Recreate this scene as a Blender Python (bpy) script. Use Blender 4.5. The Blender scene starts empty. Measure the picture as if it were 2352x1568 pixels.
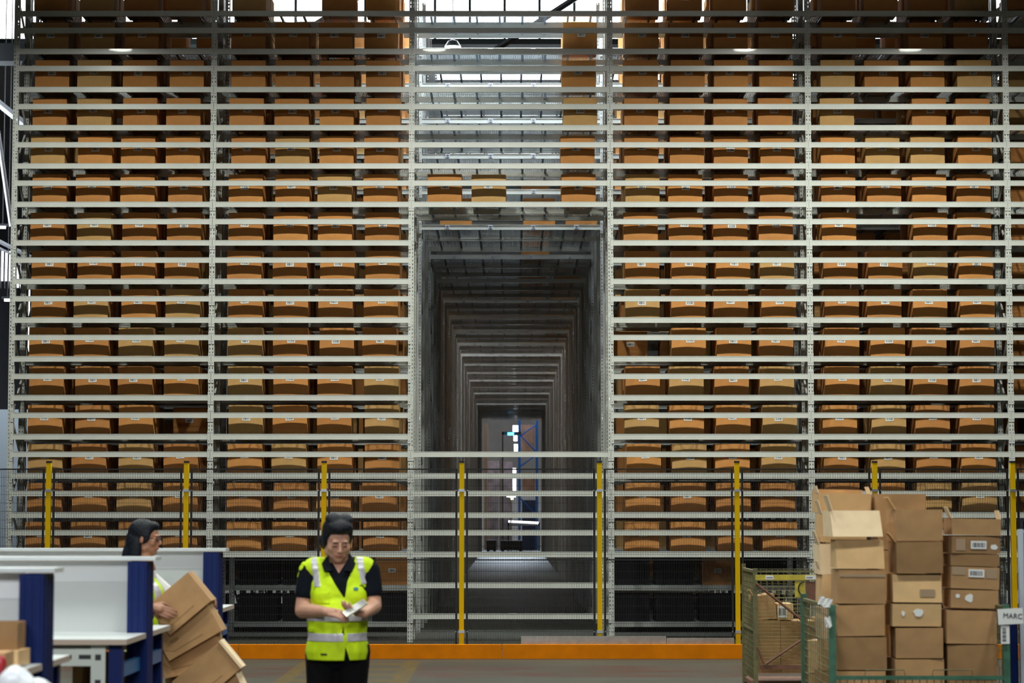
import bpy, bmesh, math, random
from mathutils import Vector, Matrix
random.seed(7)
R = math.radians
scn = bpy.context.scene
COL = scn.collection

# ------------------------------------------------------------------ camera
F, PITCH, CAM_H = 5150.0, math.atan(394 / 5150), 1.65
cam_d = bpy.data.cameras.new('camera'); cam = bpy.data.objects.new('camera', cam_d); COL.objects.link(cam)
cam.location = (0, 0, CAM_H); cam.rotation_euler = (math.pi / 2 + PITCH, 0, 0)
cam_d.sensor_width = 36; cam_d.lens = F / 2352 * 36
cam_d.clip_end = 400; cam_d.clip_start = .1
cam_d.dof.use_dof = True; cam_d.dof.focus_distance = 29.0; cam_d.dof.aperture_fstop = 3.6
scn.camera = cam

def P(x, y, Y):
    """point seen at pixel x, y of the 2352x1568 frame at distance Y"""
    u = (x - 1176) / F; v = (784 - y) / F
    dy = math.cos(PITCH) - v * math.sin(PITCH); dz = math.sin(PITCH) + v * math.cos(PITCH)
    return Vector((u * Y / dy, Y, CAM_H + dz * Y / dy))

# ------------------------------------------------------------------ world, exposure
w = bpy.data.worlds.new('world'); scn.world = w; w.use_nodes = True
bg = w.node_tree.nodes['Background']; bg.inputs[0].default_value = (.62, .75, 1, 1); bg.inputs[1].default_value = .01
scn.view_settings.view_transform = 'Standard'; scn.view_settings.look = 'None'
scn.view_settings.exposure = 0.0; scn.view_settings.gamma = 1; scn.view_settings.use_curve_mapping = False
scn.cycles.max_bounces = 6; scn.cycles.diffuse_bounces = 3; scn.cycles.glossy_bounces = 3
scn.cycles.transparent_max_bounces = 8; scn.cycles.caustics_reflective = False; scn.cycles.caustics_refractive = False

def area_light(name, loc, sx, sy, power, color, rot=(0, 0, 0), disc=False, spread=180):
    l = bpy.data.lights.new(name, 'AREA'); l.energy = power; l.color = color
    l.shape = 'DISK' if disc else 'RECTANGLE'; l.size = sx
    if not disc: l.size_y = sy
    l.spread = R(spread)
    o = bpy.data.objects.new(name, l); COL.objects.link(o); o.location = loc; o.rotation_euler = rot
    return o
WARM = (.96, 1.0, .90)
COOL = (.80, .92, 1.0)
LAMPS = [(-5.8, 25.2), (-1.15, 25.2), (3.45, 25.2), (5.9, 25.2)]
for x, y in LAMPS:
    area_light('high_bay_light', (x, y, 8.50), .34, .34, 300, WARM, disc=True, spread=159)
for x, y, e in ((-6, 17.5, 210), (-1, 17.5, 210), (4, 17.5, 210), (-5, 10.0, 190), (0, 10.0, 190), (5, 10.0, 190)):
    area_light('ceiling_light', (x, y, 8.6), 1.2, 1.2, e, (.95, 1, .93), disc=True, spread=130)
area_light('rack_top_fill', (0, -1.5, 11.2), 10, 1.5, 24, (1, .97, .93), rot=(R(90), 0, 0), spread=30)  # added lamp, no window there, lifting the upper rack rows
area_light('foreground_fill', (-2, -1.6, 6.0), 8, 3.0, 470, (.95, .98, 1), rot=(R(49), 0, 0), spread=82)  # added lamp behind the camera brightening the foreground, no door there
for x, y in ((-.6, 30.85), (.9, 30.85)):
    area_light('aisle_light', (x, y, 10.2), .4, .4, 210, COOL, disc=True, spread=115)
# daylight through the roof glazing above the racks
area_light('roof_daylight', (0, 33.0, 13.1), 15, 3.2, 140, COOL, spread=120)
area_light('roof_daylight', (0, 41.0, 13.1), 15, 2.4, 140, COOL, spread=120)
area_light('unseen_rear_light', (0, 107, 8.8), 7, 3, 3000, (.74, .86, 1.0), rot=(R(-48), 0, 0))  # added lamp hidden above the lintels, makes the bright pool on the far floor
area_light('unseen_rear_light', (0, 101, 9.5), 7, 5, 340, (.88, .94, 1), rot=(R(25), 0, 0))  # second added lamp out of view, brightens the tunnel end
area_light('unseen_rear_light', (-13, 50, 9), 6, 10, 1500, COOL, rot=(0, R(-60), 0))  # sideways lamp out of view, left of the racks

# ------------------------------------------------------------------ materials
MATS = {}
def mat(name, col, rough=.6, metal=0, noise=0, scale=20, bump=0, bscale=60, coat=0, emit=0, wave=None, spec=.5):
    m = bpy.data.materials.new(name); m.use_nodes = True; nt = m.node_tree; b = nt.nodes['Principled BSDF']
    b.inputs['Base Color'].default_value = (*col, 1); b.inputs['Roughness'].default_value = rough
    b.inputs['Metallic'].default_value = metal; b.inputs['Coat Weight'].default_value = coat
    b.inputs['Specular IOR Level'].default_value = spec
    if emit:
        b.inputs['Emission Color'].default_value = (*col, 1); b.inputs['Emission Strength'].default_value = emit
    if noise or bump:
        tc = nt.nodes.new('ShaderNodeTexCoord')
    if noise:
        n = nt.nodes.new('ShaderNodeTexNoise'); n.inputs['Scale'].default_value = scale; n.inputs['Detail'].default_value = 5
        nt.links.new(tc.outputs['Object'], n.inputs['Vector'])
        mx = nt.nodes.new('ShaderNodeMix'); mx.data_type = 'RGBA'; mx.blend_type = 'MULTIPLY'; mx.inputs[0].default_value = 1
        mr = nt.nodes.new('ShaderNodeMapRange'); mr.inputs[1].default_value = .3; mr.inputs[2].default_value = .7
        mr.inputs[3].default_value = 1 - noise; mr.inputs[4].default_value = 1 + noise * .4
        nt.links.new(n.outputs['Fac'], mr.inputs[0]); nt.links.new(mr.outputs[0], mx.inputs[7])
        mx.inputs[6].default_value = (*col, 1); nt.links.new(mx.outputs[2], b.inputs['Base Color'])
    if bump:
        n2 = nt.nodes.new('ShaderNodeTexNoise'); n2.inputs['Scale'].default_value = bscale; n2.inputs['Detail'].default_value = 4
        nt.links.new(tc.outputs['Object'], n2.inputs['Vector'])
        bp = nt.nodes.new('ShaderNodeBump'); bp.inputs['Strength'].default_value = bump; bp.inputs['Distance'].default_value = .01
        nt.links.new(n2.outputs['Fac'], bp.inputs['Height']); nt.links.new(bp.outputs[0], b.inputs['Normal'])
    MATS[name] = m
    return m
M_BEAM = mat('grey_beam_paint', (.60, .615, .575), .28, noise=.10, scale=3, coat=.15)
M_POST = mat('grey_post_paint', (.56, .575, .54), .38, noise=.12, scale=6)
M_WIRE = mat('zinc_wire', (.46, .50, .53), .35, .55)
M_CHAN = mat('shelf_channel_steel', (.16, .22, .28), .45, .3)
M_CARD = [mat('brown_cardboard', (.47, .195, .05), .85, noise=.10, scale=9, bump=.05),
          mat('tan_cardboard', (.50, .285, .10), .85, noise=.10, scale=9, bump=.05),
          mat('orange_cardboard', (.55, .235, .06), .85, noise=.10, scale=9, bump=.05)]
M_CARDF = [mat('worn_cardboard', (.50, .285, .125), .85, noise=.30, scale=4.5, bump=.12, bscale=18),
           mat('pale_worn_cardboard', (.68, .44, .21), .85, noise=.14, scale=7, bump=.12, bscale=18),
           mat('cream_cardboard_inside', (.86, .66, .42), .85, noise=.10, scale=7, bump=.1, bscale=18),
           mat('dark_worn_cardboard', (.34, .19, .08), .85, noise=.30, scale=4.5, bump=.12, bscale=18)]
M_PAPER = mat('label_paper', (.78, .79, .78), .6)
M_INK = mat('label_ink', (.03, .03, .04), .6)
M_MARK = mat('navy_marker_ink', (.03, .05, .16), .6)
M_YEL = mat('yellow_post_paint', (.90, .56, .0), .55, spec=.15, noise=.06, scale=8)
M_BLK = mat('black_fence_paint', (.012, .013, .015), .5)
M_ZINC = mat('zinc_clip', (.6, .64, .66), .3, .7)
M_ORANGE = mat('orange_rail_paint', (.90, .25, .0), .6, spec=.12, noise=.14, scale=5)
M_CHECK = mat('checker_plate', (.44, .46, .45), .32, .75, noise=.2, scale=12)
M_DARK = mat('dark_roof_steel', (.03, .032, .036), .7)
M_MULL = mat('green_black_mullion', (.05, .075, .075), .6)
M_GLASS = mat('daylit_glazing', (.90, .95, 1.0), .6, emit=8)
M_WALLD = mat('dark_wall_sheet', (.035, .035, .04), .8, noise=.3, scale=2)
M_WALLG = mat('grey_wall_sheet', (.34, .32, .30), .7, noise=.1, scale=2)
M_BOARD = mat('white_melamine', (.54, .56, .55), .45, noise=.05, scale=2)
M_DESK = mat('white_desk_top', (.66, .70, .71), .35, noise=.04, scale=3)
M_EDGE = mat('chipboard_edge', (.42, .33, .27), .8)
M_BLUE = mat('blue_frame_paint', (.002, .014, .10), .45, spec=.2, noise=.1, scale=5)
M_RAILW = mat('pale_perforated_rail', (.62, .66, .60), .45)
M_HIVIS = mat('hi_vis_yellow_fabric', (.60, .84, .0), .75, noise=.10, scale=14, bump=.5, bscale=22)
M_HIVIS.node_tree.nodes['Principled BSDF'].inputs['Emission Color'].default_value = (0, 0, 0, 1)
M_REFL = mat('reflective_tape', (.62, .60, .66), .35, .2)
M_SKIN = mat('skin', (.60, .32, .22), .55, noise=.08, scale=14)
M_SKIN2 = mat('tanned_skin', (.42, .20, .12), .5, noise=.08, scale=14)
M_LIP = mat('lip_skin', (.48, .17, .13), .5)
M_HAIR = mat('black_hair', (.004, .006, .011), .55, spec=.25, bump=.6, bscale=70)
M_BLACKF = mat('black_fabric', (.004, .004, .005), .9, spec=.15)
M_NAVY = mat('navy_polo_fabric', (.004, .006, .010), .9, spec=.15, bump=.2, bscale=30)
M_WHITEF = mat('white_fabric', (.75, .75, .74), .8, bump=.3, bscale=20)
M_PHONE = mat('phone_back', (.55, .52, .45), .3, .3)
M_GREEN = mat('green_cage_paint', (.045, .14, .085), .5, noise=.35, scale=14)
M_OLIVE = mat('olive_cage_paint', (.17, .16, .07), .55, .2, noise=.35, scale=14)
M_YELD = mat('worn_yellow_paint', (.58, .46, .05), .5, noise=.3, scale=14)
M_RUST = mat('rust_red_steel', (.20, .085, .05), .6, noise=.3, scale=14)
M_TAPE = mat('clear_parcel_tape', (.42, .30, .20), .12, coat=.6)
M_BAG = mat('white_plastic_bag', (.72, .75, .80), .3, bump=.6, bscale=14)
M_RED = mat('red_plastic', (.35, .012, .02), .4)
M_BROWNC = mat('far_orange_carton', (.52, .27, .13), .8, noise=.4, scale=3)
M_BLUER = mat('bright_blue_rack_paint', (.01, .14, .50), .45)
M_WRAP = mat('pallet_wrap', (.45, .38, .40), .4, noise=.5, scale=3)
M_GREENLED = mat('green_white_lamp', (.7, 1, .85), .4, emit=14)
M_CYANLED = mat('cyan_lamp', (.05, .55, 1), .4, emit=9)
M_WHITELED = mat('white_lamp', (.9, .95, 1), .4, emit=10)

# floor: concrete with a faded red walkway and a yellow crossing
def floor_material():
    m = bpy.data.materials.new('painted_concrete'); m.use_nodes = True; nt = m.node_tree; b = nt.nodes['Principled BSDF']
    N = nt.nodes.new; L = nt.links.new
    geo = N('ShaderNodeNewGeometry'); sep = N('ShaderNodeSeparateXYZ'); L(geo.outputs['Position'], sep.inputs[0])
    def rng(axis, a, c):
        g = N('ShaderNodeMath'); g.operation = 'GREATER_THAN'; L(sep.outputs[axis], g.inputs[0]); g.inputs[1].default_value = a
        l = N('ShaderNodeMath'); l.operation = 'LESS_THAN'; L(sep.outputs[axis], l.inputs[0]); l.inputs[1].default_value = c
        p = N('ShaderNodeMath'); p.operation = 'MULTIPLY'; L(g.outputs[0], p.inputs[0]); L(l.outputs[0], p.inputs[1]); return p.outputs[0]
    def op(k, a, c):
        p = N('ShaderNodeMath'); p.operation = k; L(a, p.inputs[0])
        if isinstance(c, float): p.inputs[1].default_value = c
        else: L(c, p.inputs[1])
        return p.outputs[0]
    def noise(s, lo, hi, v0, v1, stretch=None):
        n = N('ShaderNodeTexNoise'); n.inputs['Scale'].default_value = s; n.inputs['Detail'].default_value = 6
        if stretch:
            mp = N('ShaderNodeMapping'); mp.inputs['Scale'].default_value = stretch; L(geo.outputs['Position'], mp.inputs[0]); L(mp.outputs[0], n.inputs[0])
        else: L(geo.outputs['Position'], n.inputs[0])
        r = N('ShaderNodeMapRange'); r.inputs[1].default_value = lo; r.inputs[2].default_value = hi; r.inputs[3].default_value = v0; r.inputs[4].default_value = v1
        L(n.outputs['Fac'], r.inputs[0]); return r.outputs[0]
    def mix(f, a, c, blend='MIX'):
        x = N('ShaderNodeMix'); x.data_type = 'RGBA'; x.blend_type = blend
        if isinstance(f, float): x.inputs[0].default_value = f
        else: L(f, x.inputs[0])
        for i, s in ((6, a), (7, c)):
            if isinstance(s, tuple): x.inputs[i].default_value = (*s, 1)
            else: L(s, x.inputs[i])
        return x.outputs[2]
    wear = noise(1.2, .42, .6, .25, 1.0, (1, 2.2, 1)); wear2 = noise(9, .4, .6, .3, 1.0)
    base = mix(noise(.8, .3, .7, 0., 1.), (.05, .049, .038), (.075, .075, .058))
    base = mix(noise(14, .3, .7, 0., .5), base, (.042, .04, .031))
    red = op('MULTIPLY', op('MULTIPLY', rng(1, 22.75, 24.55), wear), .75)
    c = mix(red, base, (.072, .026, .018))
    cross = rng(0, -2.34, -1.02)
    ins = op('MULTIPLY', rng(0, -2.20, -1.20), rng(1, 19.0, 24.6))
    c = mix(op('MULTIPLY', cross, .85), c, mix(.5, base, (.055, .046, .034)))
    bar = None
    for y0 in (20.6, 21.4, 22.2, 23.0, 23.8, 24.6):
        s = rng(1, y0, y0 + .32); bar = s if bar is None else op('ADD', bar, s)
    edge = op('ADD', rng(0, -2.34, -2.18), rng(0, -1.20, -1.02))
    yel = op('MULTIPLY', op('MULTIPLY', op('MINIMUM', op('ADD', op('MULTIPLY', bar, cross), edge), 1.0), rng(1, 19.0, 25.3)), wear2)
    c = mix(yel, c, (.11, .07, .01))
    L(c, b.inputs['Base Color']); b.inputs['Roughness'].default_value = .5; b.inputs['Specular IOR Level'].default_value = .3
    bp = N('ShaderNodeBump'); bp.inputs['Strength'].default_value = .1; bp.inputs['Distance'].default_value = .01
    n = N('ShaderNodeTexNoise'); n.inputs['Scale'].default_value = 30; L(geo.outputs['Position'], n.inputs[0]); L(n.outputs['Fac'], bp.inputs['Height']); L(bp.outputs[0], b.inputs['Normal'])
    return m
M_FLOOR = floor_material()

# ------------------------------------------------------------------ mesh helpers
class MB:
    def __init__(s): s.v = []; s.f = []; s.m = []; s.mi = 0
    def add(s, vs, fs):
        o = len(s.v); s.v += [tuple(v) for v in vs]; s.f += [tuple(i + o for i in f) for f in fs]; s.m += [s.mi] * len(fs); return s
    def box(s, x0, x1, y0, y1, z0, z1, M=None):
        vs = [Vector((x, y, z)) for z in (z0, z1) for y in (y0, y1) for x in (x0, x1)]
        if M is not None: vs = [M @ v for v in vs]
        return s.add(vs, [(0, 2, 3, 1), (4, 5, 7, 6), (0, 1, 5, 4), (2, 6, 7, 3), (0, 4, 6, 2), (1, 3, 7, 5)])
    def tube(s, pts, r, n=8, cap=True):
        pts = [Vector(p) for p in pts]; rs = r if isinstance(r, (list, tuple)) else [r] * len(pts)
        rings = []
        for i, p in enumerate(pts):
            d = (pts[min(i + 1, len(pts) - 1)] - pts[max(i - 1, 0)]).normalized()
            a = d.cross(Vector((0, 0, 1)))
            if a.length < .05: a = d.cross(Vector((0, 1, 0)))
            a.normalize(); c = d.cross(a)
            rings.append([p + (a * math.cos(2 * math.pi * k / n) + c * math.sin(2 * math.pi * k / n)) * rs[i] for k in range(n)])
        vs = [v for q in rings for v in q]; fs = []
        for i in range(len(pts) - 1):
            for k in range(n):
                fs.append((i * n + k, i * n + (k + 1) % n, (i + 1) * n + (k + 1) % n, (i + 1) * n + k))
        if cap: fs += [tuple(range(n))[::-1], tuple((len(pts) - 1) * n + k for k in range(n))]
        return s.add(vs, fs)
    def prism(s, poly, y0, y1, M=None):
        n = len(poly); vs = [Vector((x, y0, z)) for x, z in poly] + [Vector((x, y1, z)) for x, z in poly]
        if M is not None: vs = [M @ v for v in vs]
        return s.add(vs, [tuple(range(n)), tuple(range(2 * n - 1, n - 1, -1))] + [(i, i + n, (i + 1) % n + n, (i + 1) % n) for i in range(n)])
    def ell(s, c, r, M=None, nu=16, nv=10):
        vs = [Vector((0, 0, -1))]; fs = []
        for j in range(1, nv):
            t = math.pi * j / nv
            for i in range(nu):
                p = 2 * math.pi * i / nu; vs.append(Vector((math.sin(t) * math.cos(p), math.sin(t) * math.sin(p), -math.cos(t))))
        vs.append(Vector((0, 0, 1)))
        for i in range(nu): fs.append((0, 1 + (i + 1) % nu, 1 + i))
        for j in range(nv - 2):
            for i in range(nu):
                a = 1 + j * nu; fs.append((a + i, a + (i + 1) % nu, a + nu + (i + 1) % nu, a + nu + i))
        l = len(vs) - 1; a = 1 + (nv - 2) * nu
        for i in range(nu): fs.append((a + i, a + (i + 1) % nu, l))
        vs = [Vector((v.x * r[0], v.y * r[1], v.z * r[2])) + Vector(c) for v in vs]
        if M is not None: vs = [M @ v for v in vs]
        return s.add(vs, fs)
    def cap(s, p0, p1, r0, r1, n=12):
        """a tapered limb segment with round ends"""
        p0 = Vector(p0); p1 = Vector(p1); d = (p1 - p0); L = d.length; d.normalize()
        pts, rs = [], []
        for k in range(1, 5):
            a = math.pi / 2 * k / 4; pts.append(p0 - d * r0 * math.cos(a)); rs.append(max(r0 * math.sin(a), .0008))
        for k in range(4, 0, -1):
            a = math.pi / 2 * k / 4; pts.append(p1 + d * r1 * math.cos(a)); rs.append(max(r1 * math.sin(a), .0008))
        pts = [p0 - d * r0 * .99] + pts + [p1 + d * r1 * .99]; rs = [.0008] + rs + [.0008]
        a = d.cross(Vector((0, 0, 1)))
        if a.length < .05: a = d.cross(Vector((0, 1, 0)))
        a.normalize(); c = d.cross(a); vs = []; fs = []
        for p, r in zip(pts, rs): vs += [p + (a * math.cos(2 * math.pi * k / n) + c * math.sin(2 * math.pi * k / n)) * r for k in range(n)]
        for i in range(len(pts) - 1):
            for k in range(n): fs.append((i * n + k, i * n + (k + 1) % n, (i + 1) * n + (k + 1) % n, (i + 1) * n + k))
        fs += [tuple(range(n))[::-1], tuple((len(pts) - 1) * n + k for k in range(n))]
        return s.add(vs, fs)
    def mesh(s, name, mats, smooth=False):
        me = bpy.data.meshes.new(name); me.from_pydata(s.v, [], s.f)
        for m in (mats if isinstance(mats, (list, tuple)) else [mats]): me.materials.append(m)
        me.polygons.foreach_set('material_index', s.m)
        if smooth: me.polygons.foreach_set('use_smooth', [True] * len(s.f))
        me.update(); return me

def link(name, me, parent=None, loc=(0, 0, 0), rot=None):
    o = bpy.data.objects.new(name, me); COL.objects.link(o); o.location = loc
    if rot: o.rotation_euler = rot
    if parent: o.parent = parent
    return o
def obj(name, mb, m, parent=None, loc=(0, 0, 0), smooth=False): return link(name, mb.mesh(name, m, smooth), parent, loc)
def tag(o, label, cat, group=None, kind=None):
    if label: o['label'] = label
    if cat: o['category'] = cat
    if group: o['group'] = group
    if kind: o['kind'] = kind
    return o
def thing(name, label, cat, loc=(0, 0, 0), rz=0, group=None):
    o = bpy.data.objects.new(name, None); COL.objects.link(o); o.location = loc; o.rotation_euler = (0, 0, rz); o.empty_display_size = .1
    return tag(o, label, cat, group)
def struct(name, mb, m, loc=(0, 0, 0)):
    o = obj(name, mb, m, None, loc); o['kind'] = 'structure'; return o
def copy_tree(o, parent=None):
    c = o.copy(); COL.objects.link(c)
    if parent: c.parent = parent
    for ch in list(o.children): copy_tree(ch, c)
    return c
ORD = ['first', 'second', 'third', 'fourth', 'fifth', 'sixth', 'seventh', 'eighth', 'ninth', 'tenth', 'eleventh', 'twelfth',
       'thirteenth', 'fourteenth', 'fifteenth', 'sixteenth', 'seventeenth', 'eighteenth', 'nineteenth', 'twentieth']

# ------------------------------------------------------------------ building shell
struct('floor', MB().box(-22, 22, -2, 112, -.2, 0), M_FLOOR)
b = MB(); b.box(-22, 22, 111.6, 112, 0, 14.5)
for i in range(60): b.box(-21.5 + i * .72, -21.35 + i * .72, 111.55, 111.6, 0, 9)
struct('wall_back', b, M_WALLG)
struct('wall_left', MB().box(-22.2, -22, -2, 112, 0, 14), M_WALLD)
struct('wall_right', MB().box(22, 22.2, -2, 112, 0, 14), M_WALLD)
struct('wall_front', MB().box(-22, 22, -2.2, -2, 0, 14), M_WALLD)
# roof: closed above the front hall, glazed monitor beyond
zb = P(1176, 97, 50).z; zt = zb + 3.2
b = MB(); b.box(-22, 22, -2, 31, 13.4, 13.6); b.box(-22, 22, 35, 40, 13.4, 13.6); b.box(-22, 22, 42.4, 49.4, 13.4, 13.6)
b.box(-22, -8, 31, 35, 13.4, 13.6); b.box(8, 22, 31, 35, 13.4, 13.6); b.box(-22, -8, 40, 42.4, 13.4, 13.6); b.box(8, 22, 40, 42.4, 13.4, 13.6)
edges = []
y = 50.2
slots = [(52.9, 54.9), (58.6, 60.6), (64.6, 66.6), (70.6, 72.6), (78, 80)]
for a, c in slots:
    b.box(-22, 22, y, a, zb - .12, zb + .05); b.box(-22, -10, a, c, zb - .12, zb + .05); y = c
b.box(-22, 22, y, 112, zb - .12, zb + .05)
struct('ceiling', b, M_DARK)
g = MB(); g.box(-22, 22, 49.9, 49.95, zb, zt)
struct('window_1', g, M_GLASS)
for i, (a, c) in enumerate(slots):
    struct('window_%d' % (i + 2), MB().box(-10, 22, a, c, zb + .1, zb + .13), M_GLASS)
b = MB(); b.box(-22, 22, 49.6, 50.2, zb - .75 + .62, zb)
for i in range(-24, 25):
    x = .62 + i * .785; b.box(x - .03, x + .03, 49.78, 49.88, zb, zt)
b.box(-22, 22, 49.7, 49.85, zb + .95, zb + 1.0)
struct('trim_1', b, M_MULL)
b = MB()     # sloping roof braces
for x0, s in ((-4.3, 1), (.6, 1), (5.6, 1), (10.5, 1), (-9.2, 1)):
    b.tube([(x0 - 1.0, 49.5, zb - .3), (x0 + 1.9, 49.5, zb + 1.6)], .075, 6)
struct('trim_2', b, M_DARK)
b = MB()     # side hall left of the rack: steel column, truss, slanting braces
b.box(-13.0, -12.7, 53.8, 54.2, P(0, 940, 54).z, P(0, 560, 54).z)
b.box(-14, -8.3, 46.0, 46.5, P(20, 140, 46).z, P(20, 99, 46).z)
for a, c in (((-4, 250), (60, 292)), ((-6, 255 - 40), (60, 165))):
    pass
struct('trim_3', b, M_DARK)
b = MB()
for (xa, ya), (xb, yb), r in (((-30, 215), (62, 290), .09), ((-5, 300), (26, 520), .05), ((-20, 545), (70, 590), .05), ((-20, 560), (70, 606), .03)):
    b.tube([P(xa, ya, 47), P(xb, yb, 47)], r, 6)
struct('trim_4', b, mat('pale_brace_paint', (.62, .62, .66), .5))
b = MB()
for xa, xb, ya, yb in ((-10, 28, 577, 645), (30, 66, 592, 655), (0, 30, 178, 205), (36, 66, 650, 660), (58, 66, 660, 830)):
    p, q = P(xa, ya, 60), P(xb, yb, 60); b.box(p.x, q.x, 59.95, 60, q.z, p.z)
struct('window_8', b, M_GLASS)
b = MB()
for xa in range(-8, 70, 9):
    p, q = P(xa, 576, 59.9), P(xa + 1.2, 662, 59.9); b.box(p.x, q.x, 59.8, 59.94, q.z, p.z)
struct('trim_5', b, M_DARK)
b = MB(); p, q = P(-60, 940, 52), P(64, 1262, 52); b.box(p.x, q.x, 52, 52.2, 0, p.z)
struct('wall_side', b, mat('pale_partition', (.40, .45, .50), .6))
# lights of the side hall
for x, y in ((5, 523), (16, 690)):
    p = P(x, y, 48); t = thing('strip_lamp', 'small white lamp glowing %s left of the rack' % ('beside the slanting brace' if y == 523 else 'below the bright windows'), 'lamp', p)
    obj('lamp_housing', MB().box(-.12, .12, 0, .1, .04, .09).box(-.01, .01, .04, .06, .08, 13.39 - p.z), M_DARK, t); obj('lamp_tube', MB().box(-.06, .06, 0, .08, -.01, .04), M_WHITELED, t)

# ------------------------------------------------------------------ rack pieces
BAY = 2.59; X0 = -6.490; PW = .072; PITCHZ = .5045; Z0 = 1.119; TOP = 9.15
def zl(k): return Z0 + PITCHZ * k       # centre height of shelf beam k (k = 14 is the top one in view)
def post_mesh(height=TOP, depth=.06):
    b = MB(); xs = [-.036, -.023, -.013, .013, .023, .036]; n = int(height / .05)
    zs = []
    for i in range(n): zs += [i * .05, i * .05 + .012, i * .05 + .037]
    zs.append(height)
    for y in (0,):
        o = len(b.v)
        for z in zs:
            for x in xs: b.v.append((x, y, z))
        for j in range(len(zs) - 1):
            for i in range(5):
                if j % 3 == 1 and i in (1, 3): continue
                a = o + j * 6 + i; b.f.append((a, a + 1, a + 7, a + 6)); b.m.append(0)
    for x in (-.036, .034): b.box(x, x + .002, .0, depth, 0, height)
    b.box(-.036, -.022, depth - .002, depth, 0, height); b.box(.022, .036, depth - .002, depth, 0, height)
    return b.mesh('upright', M_POST)
ME_POST = post_mesh()
def beam_mesh(mark=False, plate=True, name='shelf_beam'):
    b = MB(); L = BAY - PW; h = .035
    b.box(PW / 2, PW / 2 + L, -.004, .036, -h, h)
    b.box(PW / 2, PW / 2 + L, -.007, -.003, -h, -h + .006); b.box(PW / 2, PW / 2 + L, -.007, -.003, h - .006, h)
    if plate:
        for x0, x1 in ((.003, PW / 2 + .002), (BAY - PW / 2 - .002, BAY - .003)):
            b.box(x0, x1, -.008, -.002, -.085, .075)
            xm = (x0 + x1) / 2; b.mi = 1
            for z in (-.06, .045): b.box(xm - .004, xm + .004, -.0095, -.0075, z, z + .012)
            b.mi = 0
    if mark:
        b.mi = 1
        for i in range(4):
            x = BAY * .155 + i * .605; s = .022
            b.mi = 2; b.box(x - .03, x + .03, -.0095, -.008, -.028, .03); b.mi = 1
            for q in ((x - s, x - s + .005, -s, s), (x + s - .005, x + s, -s, s), (x - s, x + s, -s, -s + .005), (x - s, x + s, s - .005, s)): b.box(q[0], q[1], -.011, -.009, q[2], q[3])
            b.box(x - .007, x + .007, -.011, -.009, -.006, .006)
    return b.mesh(name, [M_BEAM, M_MARK, M_PAPER])
ME_BEAM = beam_mesh(); ME_GUARD = beam_mesh(name='guard_beam'); ME_MARK = beam_mesh(True, name='marked_shelf_beam')
ME_BACK = beam_mesh(False, False, 'inner_beam')
def deck_mesh(depth):
    b = MB(); w = .0016
    L0, L1 = PW / 2 + .01, BAY - PW / 2 - .01
    n = int((L1 - L0) / .0255)
    for i in range(n + 1):
        x = L0 + (L1 - L0) * i / n; b.box(x - w, x + w, .03, depth, .034, .037)
    m = max(2, int(depth / .05))
    for j in range(m + 1):
        y = .03 + (depth - .03) * j / m; b.box(L0, L1, y - w, y + w, .037, .040)
    b.mi = 1
    for i in range(8):
        x = .24 + i * .302; b.box(x - .014, x + .014, .035, depth - .01, .008, .033)
    return b.mesh('mesh_deck', [M_WIRE, M_CHAN])
ME_DECKA = deck_mesh(.70); ME_DECKB = deck_mesh(.62); ME_DECKC = deck_mesh(1.30); ME_DECKD = deck_mesh(2.62)
def brace_mesh(depth):
    b = MB(); z = .15; s = 0
    while z < TOP - .7:
        y0, y1 = (.05, depth - .01) if s else (depth - .01, .05)
        b.box(-.012, .012, -.015, .015, 0, math.hypot(depth - .06, .55), Matrix.Translation((0, y0, z)) @ Matrix.Rotation(-math.atan2(y1 - y0, .55), 4, 'X'))
        z += .55; s ^= 1
    return b.mesh('frame_brace', M_POST)
ME_BR = brace_mesh(.70); ME_BRC = brace_mesh(1.30)
BN = ['far left', 'second from left', 'middle', 'fourth from left', 'fifth from left', 'far right']
YA, YA2, YB = 29.0, 29.75, 31.35

for bi in range(6):
    x = X0 + bi * BAY
    lab = {0: 'pale grey steel rack bay at the left end of the front rack wall', 1: 'pale grey steel rack bay left of the tunnel in the front rack wall',
           2: 'pale grey steel rack bay bridging over the tunnel with open lower part', 3: 'pale grey steel rack bay just right of the tunnel in the front wall',
           4: 'pale grey steel rack bay behind the stacked cartons, right side of the wall', 5: 'pale grey steel rack bay cut off by the right edge of the photo'}[bi]
    t = thing('storage_rack', lab, 'rack', (x, YA, 0), group='bays of the front rack wall')
    for e in ((0, 1) if bi == 5 else (0,)):
        for y in (0, .70 - .06, .75, 1.31): link('upright', ME_POST, t, (e * BAY, y, 0))
        link('frame_brace', ME_BR, t, (e * BAY, 0, 0)); link('frame_brace', ME_BR, t, (e * BAY, .72, 0)).scale = (1, .85, 1)
    ks = range(9, 15) if bi == 2 else range(0, 15)
    for k in ks:
        link('shelf_beam', ME_BEAM, t, (0, 0, zl(k)))
        link('guard_beam', ME_GUARD, t, (0, 0, zl(k) + .279)) if not (bi == 2 and k == 9 and False) else None
        link('inner_beam', ME_BACK, t, (0, .70, zl(k))); link('rear_beam', ME_BACK, t, (0, 1.33, zl(k)))
        link('mesh_deck', ME_DECKA, t, (0, 0, zl(k))); link('rear_mesh_deck', ME_DECKB, t, (0, .72, zl(k)))
    if bi == 2:
        for z in (zl(0), zl(1), zl(2) , zl(0) + .279, zl(1) + .279, zl(2) - .0 + .279, zl(0) - .396, zl(0) - .791):
            link('guard_beam', ME_GUARD, t, (0, 0, z))

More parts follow.
